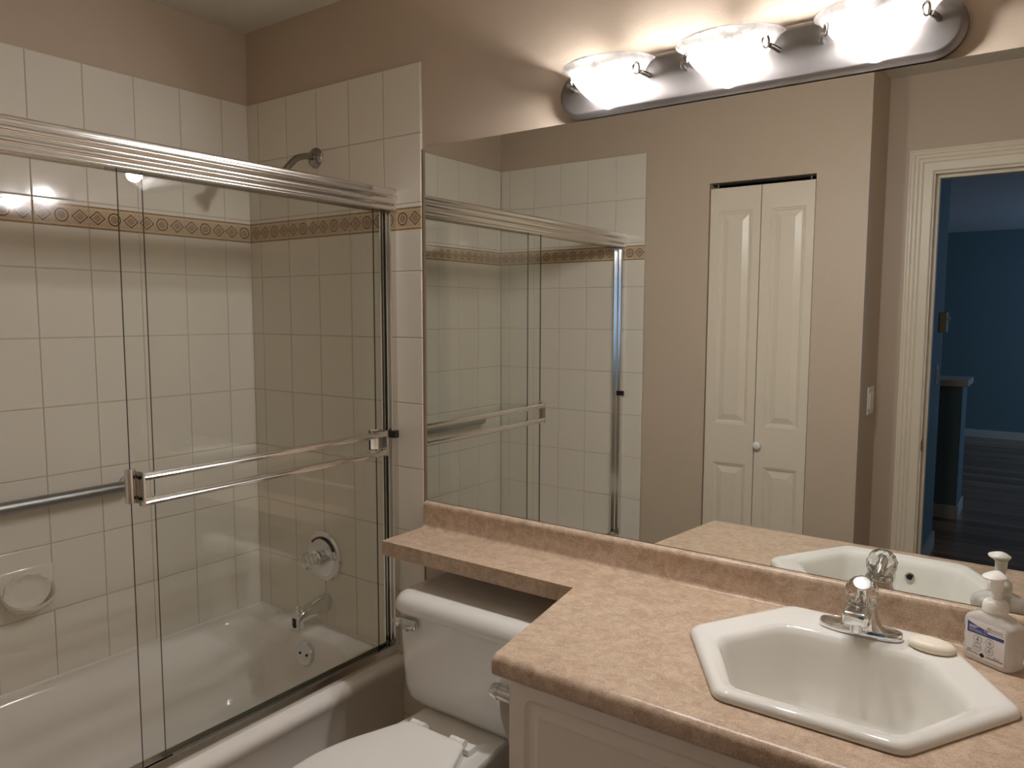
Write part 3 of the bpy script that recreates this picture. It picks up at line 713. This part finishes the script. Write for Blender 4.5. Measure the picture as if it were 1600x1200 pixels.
# bowl and deck
def bowl_ring(z, hw_, yf, yb, e=2.3, n=40):
    out = []
    yc = (yf + yb) / 2; hy = (yb - yf) / 2
    for k in range(n):
        t = 2 * PI * k / n; c, s = math.cos(t), math.sin(t)
        out.append((TX + hw_ * math.copysign(abs(c) ** (2 / e), c), yc + hy * math.copysign(abs(s) ** (2 / e), s), z))
    return out
b = MB()
b.loft([bowl_ring(0.0, 0.115, -0.66, -0.14, 3), bowl_ring(0.02, 0.112, -0.655, -0.14, 3), bowl_ring(0.10, 0.095, -0.60, -0.15, 3), bowl_ring(0.19, 0.105, -0.62, -0.16, 2.8), bowl_ring(0.27, 0.145, -0.70, -0.20, 2.5),
        bowl_ring(0.325, 0.172, -0.765, -0.27, 2.3), bowl_ring(0.350, 0.178, -0.775, -0.30, 2.3), bowl_ring(0.364, 0.176, -0.773, -0.30, 2.3), bowl_ring(0.368, 0.168, -0.765, -0.31, 2.3)])
dk = [(-0.142, -0.262), (-0.142, -0.150), (-0.132, -0.075), (0.132, -0.075), (0.142, -0.150), (0.142, -0.262), (0.160, -0.42), (-0.160, -0.42)]
def dring(sc, z): return [(TX + x * sc, -0.22 + (y + 0.22) * sc, z) for x, y in dk]
b.loft([dring(0.72, 0.24), dring(0.9, 0.31), dring(0.97, 0.345), dring(1.0, 0.356), dring(0.99, 0.366), dring(0.97, 0.3695)])
b.build('bowl', M_porc, to, ang=50)
def seat_out(ins, z, n=44):
    """D-shaped lid outline: narrow at the hinges, widest two thirds forward"""
    pts = catmull([(0.0, -0.338), (0.070, -0.338), (0.092, -0.344), (0.104, -0.362), (0.128, -0.420), (0.158, -0.500), (0.174, -0.590), (0.166, -0.680), (0.128, -0.760), (0.070, -0.797), (0.0, -0.806)], 5)
    P = [(p.x, p.y) for p in pts] + [(-p.x, p.y) for p in pts[-2:0:-1]]
    cy = -0.57
    out = []
    for x, y in P:
        d = math.hypot(x, y - cy); f = (d - ins) / d; out.append((TX + x * f, cy + (y - cy) * f, z))
    return out
b = MB(); b.loft([seat_out(0.004, 0.3700), seat_out(0.0, 0.373), seat_out(0.0, 0.383), seat_out(0.003, 0.3865)]); b.build('seat', M_plast, to, ang=40)
b = MB(); b.loft([seat_out(0.002, 0.3872), seat_out(0.0, 0.3895), seat_out(0.0, 0.398), seat_out(0.003, 0.4015), seat_out(0.012, 0.4035), seat_out(0.06, 0.4045)]); b.build('lid', M_plast, to, ang=50)
for s in (-1, 1):
    b = MB(); hx = TX + 0.004 + s * 0.066
    b.box((hx - 0.024 + s * 0.012, -0.338, 0.3702), (hx + 0.024 + s * 0.012, -0.308, 0.386))
    b.lathe([(0.0115, -0.022), (0.0115, -0.002), (0.0098, -0.001), (0.0098, 0.001), (0.0115, 0.002), (0.0115, 0.022)], 16, rotm((1, 0, 0), (hx, -0.336, 0.396)))
    b.build('hinge', M_plast, to, bevel=0.002)

# ================================================================== VANITY
va = thing('vanity_cabinet', 'white vanity cabinet with routed panel fronts under the counter', 'cabinet', (2.25, -0.28, 0))
VX = 1.566; VF = -0.548
b = MB()
b.box((VX, VF + 0.001, 0.0), (VX + 0.018, -0.002, 0.7602)).box((RX - 0.02, VF + 0.001, 0), (RX - 0.002, -0.002, 0.7602)).box((VX + 0.018, VF + 0.001, 0.10), (RX - 0.02, -0.002, 0.118))
b.box((VX + 0.018, VF + 0.07, 0.0), (RX - 0.02, VF + 0.085, 0.10)).box((VX + 0.018, VF + 0.001, 0.742), (RX - 0.02, VF + 0.02, 0.7602)).box((VX + 0.018, -0.02, 0.118), (RX - 0.02, -0.002, 0.7602))
b.build('carcass', M_cab, va, smooth=False)
def front(x0, x1, z0, z1, name='door'):
    b = MB(); yf = VF - 0.019; rings = []
    for ins, dep, r in ((0, 0.018, 0.001), (0, 0.003, 0.002), (0.003, 0, 0.003), (0.037, 0, 0.022), (0.0385, 0.0012, 0.0215), (0.042, 0.0045, 0.0195), (0.046, 0.0062, 0.017), (0.053, 0.0062, 0.012), (0.060, 0.0040, 0.008), (0.066, 0.0014, 0.005), (0.0685, 0.0010, 0.004), (0.072, 0.0022, 0.004), (0.075, 0.0026, 0.004)):
        rings.append([(x, yf + dep, z) for x, z in rrect(x0 + ins, z0 + ins, x1 - ins, z1 - ins, r, 6)])
    b.loft(rings); return b.build(name, M_cab, va, ang=22)
front(1.564, 2.0835, 0.125, 0.758); front(2.0875, 2.50, 0.125, 0.7515); front(2.504, RX - 0.006, 0.125, 0.7515)

# countertop: L-shaped slab with sink cut-out, rolled front edge and backsplash
ctop = thing('countertop', 'beige mottled laminate countertop with a narrow shelf over the toilet', 'countertop', (2.2, -0.3, 0.761))
SX, SY = 2.098, -0.272
def hexring(hw_, hb, yb, hf, yf, yt, r, z, n=5):
    """rounded hexagon: tips at +-hw_ (y=yt), back edge +-hb at yb, front edge +-hf at yf"""
    P = [Vector((SX - hb, yb)), Vector((SX - hw_, yt)), Vector((SX - hf, yf)), Vector((SX + hf, yf)), Vector((SX + hw_, yt)), Vector((SX + hb, yb))]
    out = []
    for i, p in enumerate(P):
        a = (P[i - 1] - p).normalized(); c = (P[(i + 1) % 6] - p).normalized()
        ang = a.angle(c); d = r / math.tan(ang / 2)
        s, e = p + a * d, p + c * d
        for k in range(n + 1):
            t = k / n; q = s * (1 - t) ** 2 + p * (2 * t * (1 - t)) + e * t ** 2
            out.append((q.x, q.y, z))
    return out
HOLE = dict(hw_=0.262, hb=0.133, yb=-0.062, hf=0.133, yf=-0.492, yt=-0.280, r=0.03)
bm = bmesh.new()
outl = [(0.850, -0.001), (0.850, -0.200), (1.489, -0.200), (1.546, -0.578), (RX - 0.001, -0.578), (RX - 0.001, -0.001)]
hol = [(x, y) for x, y, z in hexring(z=0, **HOLE)]
def loop(pts):
    vs = [bm.verts.new((x, y, CT)) for x, y in pts]
    return [bm.edges.new((vs[i], vs[(i + 1) % len(vs)])) for i in range(len(vs))]
ed = loop(outl) + loop(hol)
res = bmesh.ops.triangle_fill(bm, use_beauty=True, use_dissolve=False, edges=ed)
ext = bmesh.ops.extrude_face_region(bm, geom=list(bm.faces))
for v in [g for g in ext['geom'] if isinstance(g, bmesh.types.BMVert)]: v.co.z = CT - 0.042
bmesh.ops.recalc_face_normals(bm, faces=bm.faces)
me = bpy.data.meshes.new('slab'); bm.to_mesh(me); bm.free(); me.materials.append(M_lam)
o = bpy.data.objects.new('slab', me); COL.objects.link(o); o.parent = ctop; o.matrix_parent_inverse = ctop.matrix_basis.inverted()
arc = [(0.0, 0.0), (0.004, 0.0)] + [(0.004 + 0.018 * math.sin(t), -0.018 + 0.018 * math.cos(t)) for t in [PI / 2 * k / 8 for k in range(1, 9)]] + [(0.0225, -0.024)] + \
      [(0.0225 - 0.012 + 0.012 * math.cos(t), -0.030 - 0.012 * math.sin(t)) for t in [PI / 2 * k / 5 for k in range(1, 6)]] + [(0.0, -0.042)]
b = MB(); b.extrude(arc, lambda d, h: (1.546 + d * 0.06 + 0.0, -0.578 - d, CT + h), lambda d, h: (RX - 0.001, -0.578 - d, CT + h)); b.build('rolled_edge', M_lam, ctop, ang=50)
bp = [(-0.001, CT + 0.0002), (-0.034, CT + 0.0002), (-0.029, CT + 0.001), (-0.0245, CT + 0.004), (-0.0225, CT + 0.010), (-0.0220, CT + 0.060)] + \
     [(-0.0220 + 0.013 - 0.013 * math.cos(t), CT + 0.0665 + 0.013 * math.sin(t)) for t in [PI / 2 * k / 7 for k in range(0, 8)]] + [(-0.001, CT + 0.0795)]
b = MB(); b.extrude(bp, lambda y, z: (0.850, y, z), lambda y, z: (RX - 0.001, y, z)); b.build('backsplash', M_lam, ctop, ang=50)

# sink
sk = thing('sink', 'white hexagonal drop-in porcelain sink in the countertop', 'sink', (SX, SY, CT))
b = MB()
outer = dict(hb=0.149, yb=-0.040, hf=0.143, yf=-0.512, yt=-0.272)
def ho(ins, z, r=0.035): return hexring(0.286 - ins * 1.15, 0.149 - ins * 0.57, -0.040 - ins, 0.145 - ins * 0.57, -0.514 + ins, -0.276, r, z)
def hi(ins, z, r=0.04): return hexring(0.218 - ins * 1.15, 0.130 - ins * 0.57, -0.150 - ins, 0.130 - ins * 0.57, -0.468 + ins, -0.300, r, z)
b.loft([ho(0.004, CT + 0.0004), ho(0.0, CT + 0.002), ho(0.0, CT + 0.007), ho(0.003, CT + 0.0125), ho(0.008, CT + 0.0160), ho(0.015, CT + 0.0172), ho(0.022, CT + 0.0160),
        hi(-0.012, CT + 0.0130), hi(-0.006, CT + 0.0115), hi(0.0, CT + 0.007, 0.045), hi(0.005, CT - 0.004, 0.05), hi(0.009, CT - 0.030, 0.055), hi(0.017, CT - 0.085, 0.06), hi(0.028, CT - 0.125, 0.055), hi(0.046, CT - 0.147, 0.05), hi(0.080, CT - 0.160, 0.04), hi(0.125, CT - 0.165, 0.012)],
       cap0=False, cap1=True)
b.build('basin', M_porc, sk, ang=60)
MB().lathe([(0.023, CT - 0.1645), (0.023, CT - 0.1625), (0.014, CT - 0.163), (0.0, CT - 0.164)], 24, Matrix.Translation((SX, -0.310, 0)), cap1=False).build('drain', M_chrome, sk)
Mh = rotm((0, 1, 0.22), (2.120, -0.4580, CT - 0.028))
oh = MB(); oh.lathe([(0.0115, 0), (0.0115, 0.0025), (0.0075, 0.003)], 20, Mh, cap1=False); oho = oh.build('overflow_ring', M_chrome, sk)
MB().lathe([(0.008, 0.0016), (0.0, 0.0017)], 16, Mh, cap1=False).build('overflow_hole', M_dark, oho)

# faucet
fx, fy, fz = 2.104, -0.104, CT + 0.0140
fa = thing('faucet', 'chrome single-handle faucet with a faceted clear knob on the sink', 'faucet', (fx, fy, fz))
b = MB()
def oval(hx, hy, z, n=32, e=2.6, dy=0): return [(fx + hx * math.copysign(abs(math.cos(t)) ** (2 / e), math.cos(t)), fy + dy + hy * math.copysign(abs(math.sin(t)) ** (2 / e), math.sin(t)), fz + z) for t in [2 * PI * k / n for k in range(n)]]
b.loft([oval(0.076, 0.026, 0.0), oval(0.078, 0.028, 0.002), oval(0.078, 0.028, 0.009), oval(0.076, 0.026, 0.014), oval(0.072, 0.022, 0.0155), oval(0.066, 0.017, 0.0125), oval(0.06, 0.012, 0.0122)])
# hub that swells out of the plate
b.loft([oval(0.050, 0.026, 0.008), oval(0.040, 0.0262, 0.018), oval(0.032, 0.0262, 0.032), oval(0.0295, 0.0262, 0.050), oval(0.0285, 0.0255, 0.058), oval(0.025, 0.0225, 0.0635), oval(0.016, 0.015, 0.067)])
b.build('body', M_chrome, fa, ang=45)
b = MB()      # short blunt spout reaching forward
def sring(y, hx, z0, z1, r=0.008): return [(fx + x, y, fz + z) for x, z in rrect(-hx, z0, hx, z1, r, 5)]
b.loft([sring(fy - 0.015, 0.0235, 0.024, 0.0590, 0.006), sring(fy - 0.040, 0.0238, 0.028, 0.0600, 0.006), sring(fy - 0.056, 0.0236, 0.031, 0.0600, 0.006), sring(fy - 0.062, 0.0215, 0.033, 0.0580, 0.006), sring(fy - 0.0645, 0.0175, 0.036, 0.0550, 0.006)])
b.lathe([(0.0115, 0.016), (0.012, 0.018), (0.012, 0.034)], 20, Matrix.Translation((fx, fy - 0.043, fz)))
b.build('spout', M_chrome, fa, ang=45)
MK = Matrix.Translation((fx - 0.002, fy + 0.010, fz + 0.052)) @ rotm((0.10, -0.52, 0.85), (0, 0, 0)) @ Matrix.Translation((0, 0, -0.055))
MB().lathe([(0.0195, 0.052), (0.0190, 0.060), (0.014, 0.064), (0.010, 0.065), (0.009, 0.070)], 24, MK).build('collar', M_chrome, fa)
b = MB(); nf = 12; fr_ = []
for i, (r, h) in enumerate(((0.013, 0.063), (0.022, 0.068), (0.0295, 0.080), (0.0320, 0.093), (0.0305, 0.106), (0.0245, 0.117), (0.0165, 0.122))):
    off = (i % 2) * PI / nf
    fr_.append([MK @ Vector((r * math.cos(2 * PI * k / nf + off), r * math.sin(2 * PI * k / nf + off), h)) for k in range(nf)])
vs = [p for q in fr_ for p in q]; fs = []
for i in range(len(fr_) - 1):
    for k in range(nf):
        a0, a1 = i * nf + k, i * nf + (k + 1) % nf
        if i % 2 == 0: c0, c1 = (i + 1) * nf + k, (i + 1) * nf + (k + 1) % nf; fs += [(a0, a1, c0), (a1, c1, c0)]
        else: c0, c1 = (i + 1) * nf + (k + 1) % nf, (i + 1) * nf + (k + 2) % nf; c0 = (i + 1) * nf + (k + 1) % nf; cm = (i + 1) * nf + k; fs += [(a0, c0, cm), (a0, a1, c0)]
fs.append(tuple(range(nf))[::-1]); fs.append(tuple((len(fr_) - 1) * nf + k for k in range(nf)))
b.add(vs, fs); kno = b.build('knob', M_acryl, fa, smooth=False)
MB().lathe([(0.0165, 0.1224), (0.0165, 0.1236), (0.014, 0.1242)], 24, MK).build('index_cap', M_satin, kno)
MB().lathe([(0.0075, 0.066), (0.0075, 0.105), (0.005, 0.108)], 16, MK).build('spindle', M_chrome, kno)

# bar of soap
b = MB(); sr = []
cs, sn = math.cos(math.radians(-8)), math.sin(math.radians(-8))
for f, z in ((0.84, 0.0002), (0.94, 0.0025), (1.0, 0.007), (0.97, 0.012), (0.86, 0.0160), (0.62, 0.0190), (0.3, 0.0205)):
    ring = []
    for k in range(36):
        t = 2 * PI * k / 36; x = 0.042 * f * math.copysign(abs(math.cos(t)) ** 0.85, math.cos(t)); y = 0.0255 * f * math.copysign(abs(math.sin(t)) ** 0.95, math.sin(t))
        ring.append((2.232 + x * cs - y * sn, -0.113 + x * sn + y * cs, CT + 0.0142 + z))
    sr.append(ring)
b.loft(sr); tag(b.build('soap_bar', M_soap, ang=60), 'cream oval bar of soap on the back corner of the sink', 'soap')

# soap dispenser
ds = thing('soap_dispenser', 'clear plastic pump bottle of hand soap with a blue and white label', 'soap dispenser', (2.3285, -0.0735, CT + 0.0003))
ds.rotation_euler = (0, 0, math.radians(-30))
bpy.context.view_layer.update()
def dsb(bld, name, m, parent=ds, **k):
    o = bld.build(name, m, None, **k); o.parent = parent; return o
b = MB(); rings = []
for z, hx, hy, r in ((0.0, 0.038, 0.021, 0.012), (0.002, 0.0405, 0.0235, 0.012), (0.006, 0.0420, 0.025, 0.012), (0.014, 0.0400, 0.0248, 0.012), (0.024, 0.0424, 0.025, 0.012), (0.035, 0.0400, 0.0248, 0.012), (0.046, 0.0424, 0.025, 0.012), (0.057, 0.0402, 0.0248, 0.012),
                     (0.068, 0.0424, 0.025, 0.012), (0.078, 0.0420, 0.025, 0.013), (0.084, 0.0400, 0.0245, 0.016), (0.089, 0.0345, 0.0235, 0.018), (0.093, 0.0265, 0.0215, 0.018), (0.0955, 0.0215, 0.0205, 0.020), (0.099, 0.0205, 0.0203, 0.0200), (0.104, 0.0205, 0.0203, 0.0200)):
    hx = hx * (1.0 + 0.11 * min(1, max(0, (0.096 - z) / 0.012))); rings.append([(x, y, z) for x, y in rrect(-hx, -hy, hx, hy, min(r, hy - 0.0002), 6)])
b.loft(rings); dsb(b, 'bottle', M_bottle, ang=60)
b = MB(); b.lathe([(0.0215, 0.1005), (0.0218, 0.104), (0.0215, 0.112), (0.0195, 0.118), (0.014, 0.122), (0.0105, 0.1235)], 32); dsb(b, 'collar', M_plast)
b = MB(); b.lathe([(0.0085, 0.123), (0.0085, 0.141), (0.0105, 0.1415), (0.0110, 0.160), (0.0130, 0.1625)], 24, cap1=True)
pr = []
for f, z in ((0.62, 0.161), (0.98, 0.1655), (1.0, 0.1675), (0.95, 0.1690), (0.6, 0.1735), (0.30, 0.1765), (0.1, 0.1775)):
    pr.append([(0.0195 * f * math.cos(t), -0.006 * f - 0.0 + (0.0255 if math.sin(t) < 0 else 0.0185) * f * math.sin(t), z) for t in [2 * PI * k / 32 for k in range(32)]])
b.loft(pr); dsb(b, 'pump_head', M_plast, ang=50)
# printed label (front = local -y)
LW_, LH_ = 0.0690, 0.0570; LY = -0.02525
b = MB(); o2 = rrect(-LW_ / 2 - 0.002, 0.010, LW_ / 2 + 0.002, 0.0795, 0.003, 4)
b.loft([[(x, LY + 0.0006, z) for x, z in o2], [(x, LY, z) for x, z in o2]]); lab = dsb(b, 'label', M_lblw, smooth=False)
def flat(pts, m, name, d=0.0002, par=None):
    q = MB(); P = [(-LW_ / 2 + u * LW_, LY - d, 0.0165 + v * LH_) for u, v in pts]
    q.add(P, [tuple(range(len(P)))]); return dsb(q, name, m, lab, smooth=False, recalc=False)
flat([(0, 0.66), (0.5, 0.675), (1, 0.69), (1, 0.80), (0.56, 0.79), (0.56, 0.885), (0.42, 0.905), (0.28, 0.935), (0.13, 0.98), (0, 1.03)], M_lblb, 'blue_band')
flat([(0.45, 0.795), (0.565, 0.795), (0.565, 0.875), (0.45, 0.892)], M_lblp, 'pale_block', 0.0003)
flat([(0.56, 0.885), (0.70, 0.872), (0.85, 0.868), (1, 0.872), (1, 0.884), (0.85, 0.880), (0.70, 0.885), (0.56, 0.9)], M_lblr, 'thin_stripe', 0.0003)
def marks(rows, m, name, d=0.0003):
    q = MB()
    for (u0, u1, v, h) in rows:
        u = u0
        while u < u1 - 0.005:
            wd = random.uniform(0.025, 0.06); e = min(u + wd, u1)
            q.add([(-LW_ / 2 + a * LW_, LY - d, 0.0165 + c * LH_) for a, c in ((u, v), (e, v), (e, v + h), (u, v + h))], [(0, 1, 2, 3)]); u = e + 0.012
    return dsb(q, name, m, lab, smooth=False, recalc=False)
marks([(0.05, 0.30, 0.885, 0.030), (0.05, 0.24, 0.835, 0.030), (0.05, 0.40, 0.780, 0.014), (0.05, 0.55, 0.735, 0.014)], M_lblw, 'white_print')
marks([(0.68, 0.97, 0.965, 0.014), (0.68, 0.97, 0.930, 0.014)], M_lblg, 'grey_print')
marks([(0.03, 0.15, 0.09, 0.012), (0.03, 0.15, 0.065, 0.012), (0.03, 0.15, 0.04, 0.012)], M_lblg, 'grey_print')
q = MB()
for a0, a1 in ((0.545, 0.565), (0.595, 0.615)):
    q.add([(-LW_ / 2 + a * LW_, LY - 0.0003, 0.0165 + c * LH_) for a, c in ((a0, 0.92), (a1, 0.92), (a1, 1.0), (a0, 1.0))], [(0, 1, 2, 3)])
q.add([(-LW_ / 2 + a * LW_, LY - 0.0003, 0.0165 + c * LH_) for a, c in ((0.565, 0.985), (0.595, 0.985), (0.595, 1.0), (0.565, 1.0))], [(0, 1, 2, 3)])
q.add([(-LW_ / 2 + a * LW_, LY - 0.0003, 0.0165 + c * LH_) for a, c in ((0.635, 0.91), (0.65, 0.91), (0.65, 1.01), (0.635, 1.01))], [(0, 1, 2, 3)])
dsb(q, 'brown_logo', M_lblr, lab, smooth=False, recalc=False)
def ringpic(u, v, k):
    q = MB(); cx, cz = -LW_ / 2 + u * LW_, 0.0165 + v * LH_; r0, r1 = 0.0078, 0.0072; y = LY - 0.0003; n = 28; vs = []
    for i in range(n):
        t = 2 * PI * i / n; vs += [(cx + r0 * math.cos(t), y, cz + r0 * math.sin(t)), (cx + r1 * math.cos(t), y, cz + r1 * math.sin(t))]
    q.add(vs, [(2 * i, (2 * i + 2) % (2 * n), (2 * i + 3) % (2 * n), 2 * i + 1) for i in range(n)])
    def st(pts, w_=0.0005):
        for (x0, z0), (x1, z1) in zip(pts, pts[1:]):
            dx, dz = x1 - x0, z1 - z0; L = math.hypot(dx, dz) or 1; nx, nz = -dz / L * w_ / 2, dx / L * w_ / 2
            q.add([(cx + x0 + nx, y, cz + z0 + nz), (cx + x1 + nx, y, cz + z1 + nz), (cx + x1 - nx, y, cz + z1 - nz), (cx + x0 - nx, y, cz + z0 - nz)], [(0, 1, 2, 3)])
    m = 0.001
    if k == 0: st([(-1 * m, 4 * m), (1.5 * m, 4 * m), (1.5 * m, 2 * m), (-1 * m, 2 * m)], 0.0008); st([(-3 * m, -1 * m), (0, 0.5 * m), (2 * m, -1 * m), (-2 * m, -2 * m)], 0.0009); st([(-1.5 * m, -4 * m), (3 * m, -3 * m)], 0.0006)
    if k == 1: st([(-4 * m, 1 * m), (-1 * m, 3 * m), (2 * m, 2.5 * m), (4 * m, 0)], 0.0006); st([(-3 * m, -1 * m), (0, 1 * m), (3 * m, -1.5 * m), (1 * m, -3 * m), (-2 * m, -2 * m)], 0.0006); st([(-1 * m, 0), (1 * m, -1 * m)], 0.0009)
    if k == 2: st([(-5 * m, 2 * m), (-2 * m, 0), (-4 * m, -2 * m)], 0.0008); st([(-2 * m, 2 * m), (1 * m, 1 * m), (0, -2 * m)], 0.0006); st([(5 * m, 2 * m), (3 * m, 0.5 * m), (4.5 * m, -2 * m)], 0.0008); st([(-1 * m, -3 * m), (2 * m, -1 * m)], 0.0006)
    if k == 3: st([(-4 * m, -2 * m), (0, 4 * m), (4 * m, -2 * m)], 0.0006); st([(0, 4 * m), (0.3 * m, -4 * m)], 0.0006); st([(-2 * m, 0), (-1 * m, -4 * m)], 0.0006)
    return dsb(q, 'pictogram', M_lblk, lab, smooth=False, recalc=False)
for k, (u, v) in enumerate(((0.30, 0.50), (0.63, 0.50), (0.30, 0.235), (0.63, 0.235))): ringpic(u, v, k)
flat([(0.0, 0.0), (0.33, 0.0), (0.33, 0.018), (0.0, 0.018)], M_lblg, 'bottom_line'); flat([(0.55, -0.005), (1, -0.005), (1, 0.022), (0.55, 0.022)], M_lblk, 'bottom_line')
flat([(0.44, -0.075), (0.52, 0.008), (0.44, 0.09), (0.36, 0.008)], M_lblk, 'diamond_emblem', 0.0003)
def text(s, size, u, v, m, name):
    cu = bpy.data.curves.new(name, 'FONT'); cu.body = s; cu.size = size; t = bpy.data.objects.new('tmp_text', cu); COL.objects.link(t)
    dg = bpy.context.evaluated_depsgraph_get(); me_ = bpy.data.meshes.new_from_object(t.evaluated_get(dg))
    bpy.data.objects.remove(t); me_.materials.clear(); me_.materials.append(m)
    for vv_ in me_.vertices: x, y = vv_.co.x, vv_.co.y; vv_.co = (-LW_ / 2 + u * LW_ + x, LY - 0.0003, 0.0165 + v * LH_ + y)
    o = bpy.data.objects.new(name, me_); COL.objects.link(o); o.parent = lab; return o
text('400 ml', 0.0042, 0.74, 0.045, M_lblk, 'volume_print')
# back label, seen in the mirror
q = MB(); q.add([(-0.030, 0.02525, 0.012), (0.030, 0.02525, 0.012), (0.030, 0.02525, 0.066), (-0.030, 0.02525, 0.066)], [(0, 1, 2, 3)]); bl = dsb(q, 'back_label', M_lblw, smooth=False)
q = MB(); random.seed(3)
rows = [(0.0600, 0.0022)] + [(0.0555 - 0.0022 * i, 0.0012) for i in range(16)]
for z, h in rows:
    u = -0.026
    while u < 0.026:
        e = min(u + random.uniform(0.002, 0.005), 0.026)
        q.add([(u, 0.02545, z), (e, 0.02545, z), (e, 0.02545, z + h), (u, 0.02545, z + h)], [(0, 1, 2, 3)]); u = e + 0.0009
dsb(q, 'black_print', M_lblk, bl, smooth=False, recalc=False)

# ================================================================== TOILET PAPER
HZ = 0.681
tpn = thing('toilet_paper_holder', 'chrome toilet paper holder on the side of the vanity', 'toilet paper holder', (VX, -0.44, HZ))
for yy in (-0.514, -0.364):
    Mx = rotm((-1, 0, 0), (VX - 0.0005, yy, HZ))
    b = MB(); b.lathe([(0.021, 0), (0.021, 0.003), (0.0155, 0.006), (0.0150, 0.060), (0.0168, 0.0615), (0.0168, 0.0675), (0.0150, 0.069), (0.0150, 0.076), (0.0130, 0.080)], 28, Mx)
    b.build('post', M_schrome, tpn, ang=40)
rl = thing('toilet_paper_roll', 'white toilet paper roll with a hanging torn sheet beside the vanity', 'toilet paper', (VX - 0.050, -0.44, HZ))
b = MB(); RX_, RR = VX - 0.0425, 0.0405
Mr = rotm((0, 1, 0), (RX_, -0.491, HZ + 0.001))
b.lathe([(0.0125, 0.0), (RR - 0.002, 0.0), (RR, 0.002), (RR, 0.098), (RR - 0.002, 0.1), (0.0125, 0.1), (0.0125, 0.0)], 40, Mr, cap0=False, cap1=False)
b.build('roll', M_paper, rl, ang=40)
b = MB(); rings = []
for z, x, ya, yb in ((HZ + 0.002, RX_ - RR - 0.0005, -0.490, -0.392), (HZ - 0.03, RX_ - RR + 0.001, -0.490, -0.392), (HZ - 0.07, RX_ - RR + 0.004, -0.489, -0.394), (HZ - 0.105, RX_ - RR + 0.012, -0.484, -0.420), (HZ - 0.130, RX_ - RR + 0.020, -0.478, -0.455), (HZ - 0.150, RX_ - RR + 0.025, -0.473, -0.470)):
    rings.append([(x, ya, z), (x - 0.001, (ya * 2 + yb) / 3, z), (x + 0.001, (ya + 2 * yb) / 3, z), (x, yb, z), (x + 0.0008, yb, z), (x + 0.0018, (ya + 2 * yb) / 3, z), (x - 0.0002, (ya * 2 + yb) / 3, z), (x + 0.0008, ya, z)])
b.loft(rings); b.build('hanging_sheet', M_paper, rl, ang=60)
